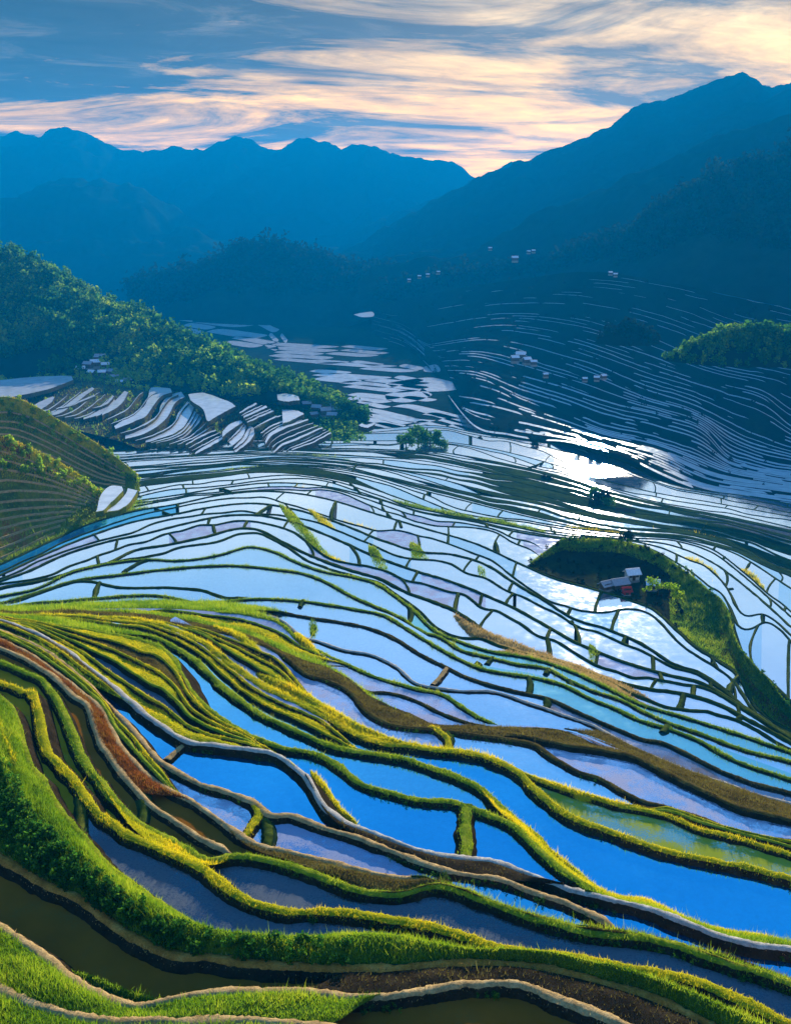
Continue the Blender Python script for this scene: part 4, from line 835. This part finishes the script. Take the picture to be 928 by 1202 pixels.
# weeds along the feet of the near bunds
for ky in ('C', 'E', 'K', 'K2', 'K3', 'K5', 'B1', 'Hh', 'I', 'J'):
    q = KEY[ky]['P'][(XS > -60) & (XS < 990)]; n_ = 420; i_ = rng.integers(0, len(q) - 1, n_); u_ = rng.uniform(0, 1, (n_, 1)); pp = q[i_] * (1 - u_) + q[i_ + 1] * u_
    keep = fbm(pp[:, 0] * .3, pp[:, 1] * .3, 3, ord(ky[0]) % 7 + len(ky)) > .02; pp = pp[keep]; pp[:, :2] *= 1 - (rng.uniform(.35, .75, (len(pp), 1)) / np.linalg.norm(pp[:, :2], axis=1)[:, None]); pp[:, 2] -= KEY[ky]['fb'] * .8
    v, f, at = leafmesh(pp, .10 * rng.uniform(.4, 2.0, len(pp)), 24); tag(mk('weeds', v, f, M['leaf'], smooth=False, attr=at), 'clumps of low weeds at the water line of the near bunds', 'weeds', kind='stuff')
# ------------------------------------------------------------------ the farm hollow
d3, d4 = KEY['U3'], KEY['U4']
m = (XS >= 620) & (XS <= 990)
a = PZ(XS[m], d3['y'][m] - 1.5, d3['z'] - .4); b = PZ(XS[m], d4['y'][m], d3['z'] + 5.0)
env = np.clip(np.minimum((XS[m] - 620) / 40, (990 - XS[m]) / 90), 0, 1); b = PZ(XS[m], np.minimum(d4['y'][m], d3['y'][m] - 14), d3['z'] - .2 + (4.0 * env))
en_ = (env ** .8)[:, None]; b = a * (1 - en_) + b * en_
rows = 16; t = np.linspace(0, 1, rows)[:, None, None]; V = a[None] * (1 - t) + b[None] * t
V[..., 2] += (-2.2 * env[None] * (4 * t * (1 - t))[..., 0] + .9 * fbm(V[..., 0] * .07, V[..., 1] * .07, 4, 12) * (4 * t * (1 - t))[..., 0])
bk = b.copy(); bk[:, :2] *= 1.06; bk[:, 2] = d4['level'] - 3; VH = V
V2 = np.concatenate([V, bk[None]]); mi = np.zeros((rows, len(a) - 1), int); mi[-3:] = 1; mi[:, -48:] = 1; mi[2:10, -36:-12] = 2
struct(mk('farm_hollow', V2.reshape(-1, 3), gridf(rows + 1, len(a)), [M['dturf'], M['turf'], M['redg']], mi.ravel()))
S = V[-4:]; pts = np.concatenate([scatter(S[j], S[j + 1], 25, 4000) for j in range(3)]); S = V[:, -52:]; pts2 = np.concatenate([scatter(S[j], S[j + 1], 9, 1500) for j in range(rows - 1)])
hv = VH[:, :48].reshape(-1, 3); sel = rng.choice(len(hv), 200); bp = hv[sel] + rng.normal(0, .6, (200, 3)) * [1, 1, 0]
v, f, at = leafmesh(bp - [0, 0, .5], .55 * rng.uniform(.4, 1.8, 200), 60); tag(mk('scrub', v, f, M['leaf_d'], smooth=False, attr=at), 'dark scrub covering the shaded farm hollow', 'scrub', kind='stuff')
hv = np.concatenate([VH[-1], VH[-2][::2]]); sel = rng.choice(len(hv), 110); bp = hv[sel] + rng.normal(0, .5, (110, 3)) * [1, 1, 0]
v, f, at = leafmesh(bp - [0, 0, .5], .5 * rng.uniform(.3, 1.8, 110), 60); tag(mk('scrub', v, f, M['leaf'], smooth=False, attr=at), 'green bushes along the rim of the dark farm hollow', 'scrub', kind='stuff')
tag(blades('grass', np.concatenate([pts, pts2]), .7, .07, M['g_green']), 'green grass along the rim of the dark farm hollow', 'grass', kind='stuff')

# ------------------------------------------------------------------ houses
def bxm(x0, x1, y0, y1, z0, z1):
    v = [(x0,y0,z0),(x1,y0,z0),(x1,y1,z0),(x0,y1,z0),(x0,y0,z1),(x1,y0,z1),(x1,y1,z1),(x0,y1,z1)]
    return v, [(0,3,2,1),(4,5,6,7),(0,1,5,4),(1,2,6,5),(2,3,7,6),(3,0,4,7)]
def part(name, vs_fs, mat, parent, bev=0):
    v, f = vs_fs; o = mk(name, np.array(v, float), [list(q) for q in f], M[mat], parent=parent, smooth=False); return o
def house(name, loc, rz, Lx, Ly, h, rh, roof, wall, label, cat='house', group=None):
    r = empty(name, loc, rz); x, y = Lx / 2, Ly / 2
    part('stone_base', bxm(-x - .1, x + .1, -y - .1, y + .1, -2.0, .35), 'stone', r)
    v = [(-x,-y,.35),(x,-y,.35),(x,y,.35),(-x,y,.35),(-x,-y,h),(x,-y,h),(x,y,h),(-x,y,h),(-x,0,h+rh),(x,0,h+rh)]
    part('wall', (v, [(0,1,5,4),(2,3,7,6),(1,2,6,9,5),(3,0,4,8,7)]), wall, r)
    e = .55; t = .14; ye = y + e; ze = h - rh * e / y
    for sgn in (-1, 1):
        v = [(-x-e, sgn*ye, ze), (x+e, sgn*ye, ze), (x+e, 0, h+rh+.02), (-x-e, 0, h+rh+.02)]; v += [(a_, b_, c_ + t) for a_, b_, c_ in v]
        rf = part('roof', (v, [(0,1,2,3),(4,7,6,5),(0,4,5,1),(1,5,6,2),(2,6,7,3),(3,7,4,0)]), roof, r)
    part('ridge_cap', bxm(-x - e, x + e, -.16, .16, h + rh + .06, h + rh + .26), roof, r)
    d = part('door', bxm(-.5, .5, -y - .06, -y + .02, .35, 2.3), 'wood', r)
    for xx in (-x * .6, x * .6):
        w = part('window', bxm(xx - .5, xx + .5, -y - .05, -y + .02, 1.3, 2.2), 'wood', r); part('pane', bxm(xx - .38, xx + .38, -y - .07, -y - .052, 1.4, 2.1), 'glass', w)
    return tag(r, label, cat, group)
def copy_house(src, loc, rz, s, label=None, group=None):
    r = src.copy(); COL.objects.link(r); r.location = loc; r.rotation_euler = (0, 0, rz); r.scale = (s, s, s)
    if label: r['label'] = label
    if group: r['group'] = group
    for ch in list(src.children):
        c = ch.copy(); COL.objects.link(c); c.parent = r
        for g in list(ch.children):
            d = g.copy(); COL.objects.link(d); d.parent = c
    return r
def hol(x, y):      # surface point of the hollow nearest a sight line
    q = VH.reshape(-1, 3); aa, bb, cc = ray(x, y); dd = np.array([aa, bb, cc]) / math.sqrt(aa*aa+bb*bb+cc*cc); t = q @ dd; k = np.linalg.norm(q - t[:, None] * dd, axis=1).argmin(); return q[k]
p = hol(726, 693); house('farm_house', tuple(p + [0, 0, .3]), R(20), 4.6, 3.0, 2.3, 1.0, 'roofg', 'wall', 'farm house with a grey tiled roof in the dark hollow, next to the red lean-to')
p = hol(707, 697); house('farm_house', tuple(p + [0, 0, .2]), R(28), 2.8, 2.3, 1.9, .8, 'roofg', 'wall', 'low grey roofed shed at the left end of the farm in the dark hollow')
p = hol(743, 683); house('farm_house', tuple(p + [0, .6, .5]), R(14), 3.6, 2.7, 2.6, 1.0, 'roofw', 'lwall', 'pale walled farm house with light roof behind the grey roofed house')
p = hol(764, 693); house('farm_house', tuple(p + [0, 0, .3]), R(-8), 3.2, 2.5, 2.0, .9, 'roofw', 'wall', 'small farm shed with a bright white roof right of the grey roofed house')
p = hol(735, 697); r = house('farm_house', tuple(p + [0, -.6, .1]), R(12), 2.0, 1.6, 1.7, .6, 'red', 'red', 'tiny red walled lean-to in front of the grey roofed farm house')
p = on_field(733, 607); house('farm_house', tuple(p), R(-15), 9, 5, 3, 1.6, 'wood', 'wall', 'brown roofed farm house among dark trees in the middle valley')
hs = house('village_house', tuple(PD(np.array(285.), np.array(452.), 872)), R(10), 8, 5.5, 4.2, 1.8, 'roofg', 'wall', 'dark walled house with grey roof in the small village on the wooded spur', group='houses of the spur village')
hs2 = house('village_house', tuple(PD(np.array(270.), np.array(456.), 868)), R(-25), 7, 5, 4, 1.7, 'roofw', 'wall', 'dark walled house with white roof in the small village on the wooded spur', group='white roofed houses of the spur village'); CNT = [0]
for x, y, D, s, rz in ((272,452,876,.9,25), (276,447,885,1.0,-12), (290,446,890,1.0,15), (294,455,866,1.0,-20), (281,458,862,.85,5), (297,449,880,.8,30), (301,461,852,.8,10), (306,466,846,.9,-10)):
    CNT[0] += 1; copy_house(hs2 if CNT[0] % 2 else hs, tuple(PD(np.array(float(x)), np.array(float(y)), D)), R(rz), s * .95)
g2 = 'houses of the hilltop village at left'; l2 = 'dark house with grey white roof in the hilltop village above the white pool'
for x, y, D, s, rz in ((95,437,902,1.1,10), (104,432,912,1.1,-15), (112,430,916,1.2,20), (118,424,925,1.2,-5), (124,432,912,1.0,14), (129,440,900,1.0,-20), (120,441,896,1.0,5), (135,446,890,.9,18), (141,452,880,.9,-8), (150,450,884,.9,25), (108,441,897,1.0,-25)):
    CNT[0] += 1; wh = CNT[0] % 2; copy_house(hs2 if wh else hs, tuple(PD(np.array(float(x)), np.array(float(y)), D)), R(rz), s * .95, l2.replace('grey white', 'white' if wh else 'grey'), g2)
g3 = 'houses at the end of the village spur'; l3 = 'grey roofed house in the scrub at the right end of the village spur'
for x, y, D, s, rz in ((360,478,800,.9,10), (372,483,790,1,-15), (382,487,782,1.1,20), (390,492,774,1,-10), (396,486,790,1,12), (388,481,800,.9,-20), (368,490,780,.8,30)):
    copy_house(hs, tuple(PD(np.array(float(x)), np.array(float(y)), D)), R(rz), s * .95, l3, g3)
g4 = 'houses on the shaded right slope'; l4 = 'small pale roofed house in the hamlet on the shaded terraced slope'
for x, y, D, s, rz in ((604,424,900,1,10), (611,421,905,1.2,-15), (618,426,895,1,20), (626,428,890,.8,5)):
    copy_house(hs2, tuple(PD(np.array(float(x)), np.array(float(y)), D)), R(rz), s * .95, l4, g4)
g5 = 'far houses under the mountains'; l5 = 'distant pale house at the foot of the blue mountains'
for x, y, D, s, rz in ((604,306,1380,1.7,5), (620,297,1420,1,20), (626,296,1420,1,-20), (716,322,1010,.8,10), (722,324,1005,.8,-15), (492,326,1430,1,10), (502,324,1430,1,-10), (514,321,1430,1,25), (480,330,1400,.9,0), (575,293,1480,1,5), (640,442,850,.9,10), (700,446,790,.9,-14), (708,444,792,.9,20), (686,447,795,.8,5)):
    copy_house(hs2, tuple(PD(np.array(float(x)), np.array(float(y)), D)), R(rz), s * .66, l5, g5)
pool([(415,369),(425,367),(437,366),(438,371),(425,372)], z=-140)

# ------------------------------------------------------------------ haze
HZ = 2.0e-4
v, f = bxm(-6000, 6000, -400, 6200, -217, 392)
m, t, out = nt('haze_air'); pv = N(t, 'ShaderNodeVolumePrincipled', Density=HZ, Anisotropy=0.0)
pv.inputs['Color'].default_value = (.0, .41, 1.0, 1); t.links.new(pv.outputs[0], out.inputs['Volume'])
hz = mk('haze', np.array(v, float), [list(q) for q in f], m, smooth=False); hz['kind'] = 'stuff'; tag(hz, 'blue morning haze filling the valley', 'haze', kind='stuff')

# ------------------------------------------------------------------ light
EL, AZ = R(13.6), R(11.9)
s = Vector((math.sin(AZ) * math.cos(EL), math.cos(AZ) * math.cos(EL), math.sin(EL)))
sd = bpy.data.lights.new('sun', 'SUN'); so = bpy.data.objects.new('sun', sd); COL.objects.link(so)
sd.energy = 5.0; sd.angle = R(.5); sd.color = (1, .88, .70); so.rotation_euler = (-s).to_track_quat('-Z', 'Y').to_euler()
w = bpy.data.worlds.new('World'); sc.world = w; w.use_nodes = True; t = w.node_tree; t.nodes.clear()
out = t.nodes.new('ShaderNodeOutputWorld')
sky = N(t, 'ShaderNodeTexSky'); sky.sky_type = 'NISHITA'; sky.sun_disc = False; sky.sun_elevation = EL; sky.sun_rotation = AZ
b1 = N(t, 'ShaderNodeBackground', Strength=.10); t.links.new(sky.outputs[0], b1.inputs[0])
tc = t.nodes.new('ShaderNodeTexCoord'); sx = t.nodes.new('ShaderNodeSeparateXYZ'); t.links.new(tc.outputs['Generated'], sx.inputs[0])
def mth(op, a, b=None, c=None, clamp=False):
    n = t.nodes.new('ShaderNodeMath'); n.operation = op; n.use_clamp = clamp
    for k, q in enumerate((a, b, c)):
        if q is None: continue
        if isinstance(q, (int, float)): n.inputs[k].default_value = q
        else: t.links.new(q, n.inputs[k])
    return n.outputs[0]
zc = mth('MAXIMUM', sx.outputs[2], 0.0)
# clear sky by height: bright milky band low, deep blue high
grad = ramp(t, zc, [(0.0, (.50, .52, .60)), (.12, (.55, .62, .75)), (.20, (.60, .64, .64)), (.27, (.44, .55, .60)), (.36, (.30, .46, .62)), (.44, (.22, .38, .66)), (.52, (.07, .27, .60)), (.60, (.02, .20, .52)), (.70, (.01, .13, .40)), (1.0, (.006, .08, .3))])
den = mth('ADD', zc, .10); px = mth('DIVIDE', sx.outputs[0], den); py = mth('DIVIDE', sx.outputs[1], den)
cv = t.nodes.new('ShaderNodeCombineXYZ'); t.links.new(mth('MULTIPLY_ADD', px, .9, mth('MULTIPLY', py, -.25)), cv.inputs[0]); t.links.new(mth('MULTIPLY', py, 1.5), cv.inputs[1])
n1 = noise(t, .8, 12, .66, cv.outputs[0], .8); n2 = noise(t, 2.4, 10, .68, cv.outputs[0], .7)
# warm bright cloud vs blue grey cloud
wr = ramp(t, zc, [(.0, (3.0, 1.25, .0)), (.05, (2.5, 1.12, .02)), (.085, (1.75, .84, .06)), (.13, (1.2, .68, .16)), (.17, (.95, .62, .25)), (.22, (.8, .60, .38))])
wn = ramp(t, n2, [(.28, (.5, .46, .44)), (.5, (.88, .86, .84)), (.72, (1.3, 1.32, 1.34))])
wm = t.nodes.new('ShaderNodeMix'); wm.data_type = 'RGBA'; wm.blend_type = 'MULTIPLY'; wm.inputs[0].default_value = 1; t.links.new(wr, wm.inputs[6]); t.links.new(wn, wm.inputs[7]); warm = wm.outputs[2]
cool = ramp(t, n2, [(.25, (.002, .006, .012)), (.5, (.016, .026, .034)), (.78, (.16, .14, .11))])
k1 = mth('MULTIPLY_ADD', n1, 5.6, -2.62)
k2 = mth('MULTIPLY_ADD', sx.outputs[0], 1.3, k1); k3 = mth('MULTIPLY_ADD', zc, -6.0, mth('ADD', k2, .86))
kc = mth('MULTIPLY', k3, 1.0, None, True)
cl = mixc(t, kc, cool, warm)
# lower clouds only: fade to the high sky above about 11 degrees
fade = ramp(t, zc, [(.185, (1, 1, 1)), (.245, (0, 0, 0))])
gm_ = t.nodes.new('ShaderNodeMix'); gm_.data_type = 'RGBA'; gm_.blend_type = 'MULTIPLY'; gm_.inputs[0].default_value = 1; t.links.new(grad, gm_.inputs[6]); t.links.new(ramp(t, n1, [(.3, (.62, .74, .86)), (.5, (.95, .97, 1.0)), (.7, (1.5, 1.35, 1.2))]), gm_.inputs[7])
colr = mixc(t, fade, gm_.outputs[2], cl)
b2 = N(t, 'ShaderNodeBackground', Strength=.76); t.links.new(colr, b2.inputs[0])
mx = t.nodes.new('ShaderNodeMixShader'); mx.inputs[0].default_value = .97
t.links.new(b1.outputs[0], mx.inputs[1]); t.links.new(b2.outputs[0], mx.inputs[2]); t.links.new(mx.outputs[0], out.inputs[0])

vs = sc.view_settings; vs.view_transform = 'Standard'; vs.look = 'None'; vs.exposure = 1.3; vs.gamma = 1.0; vs.use_curve_mapping = False
sc.cycles.volume_bounces = 0; sc.cycles.max_bounces = 6; sc.cycles.diffuse_bounces = 2; sc.cycles.glossy_bounces = 3
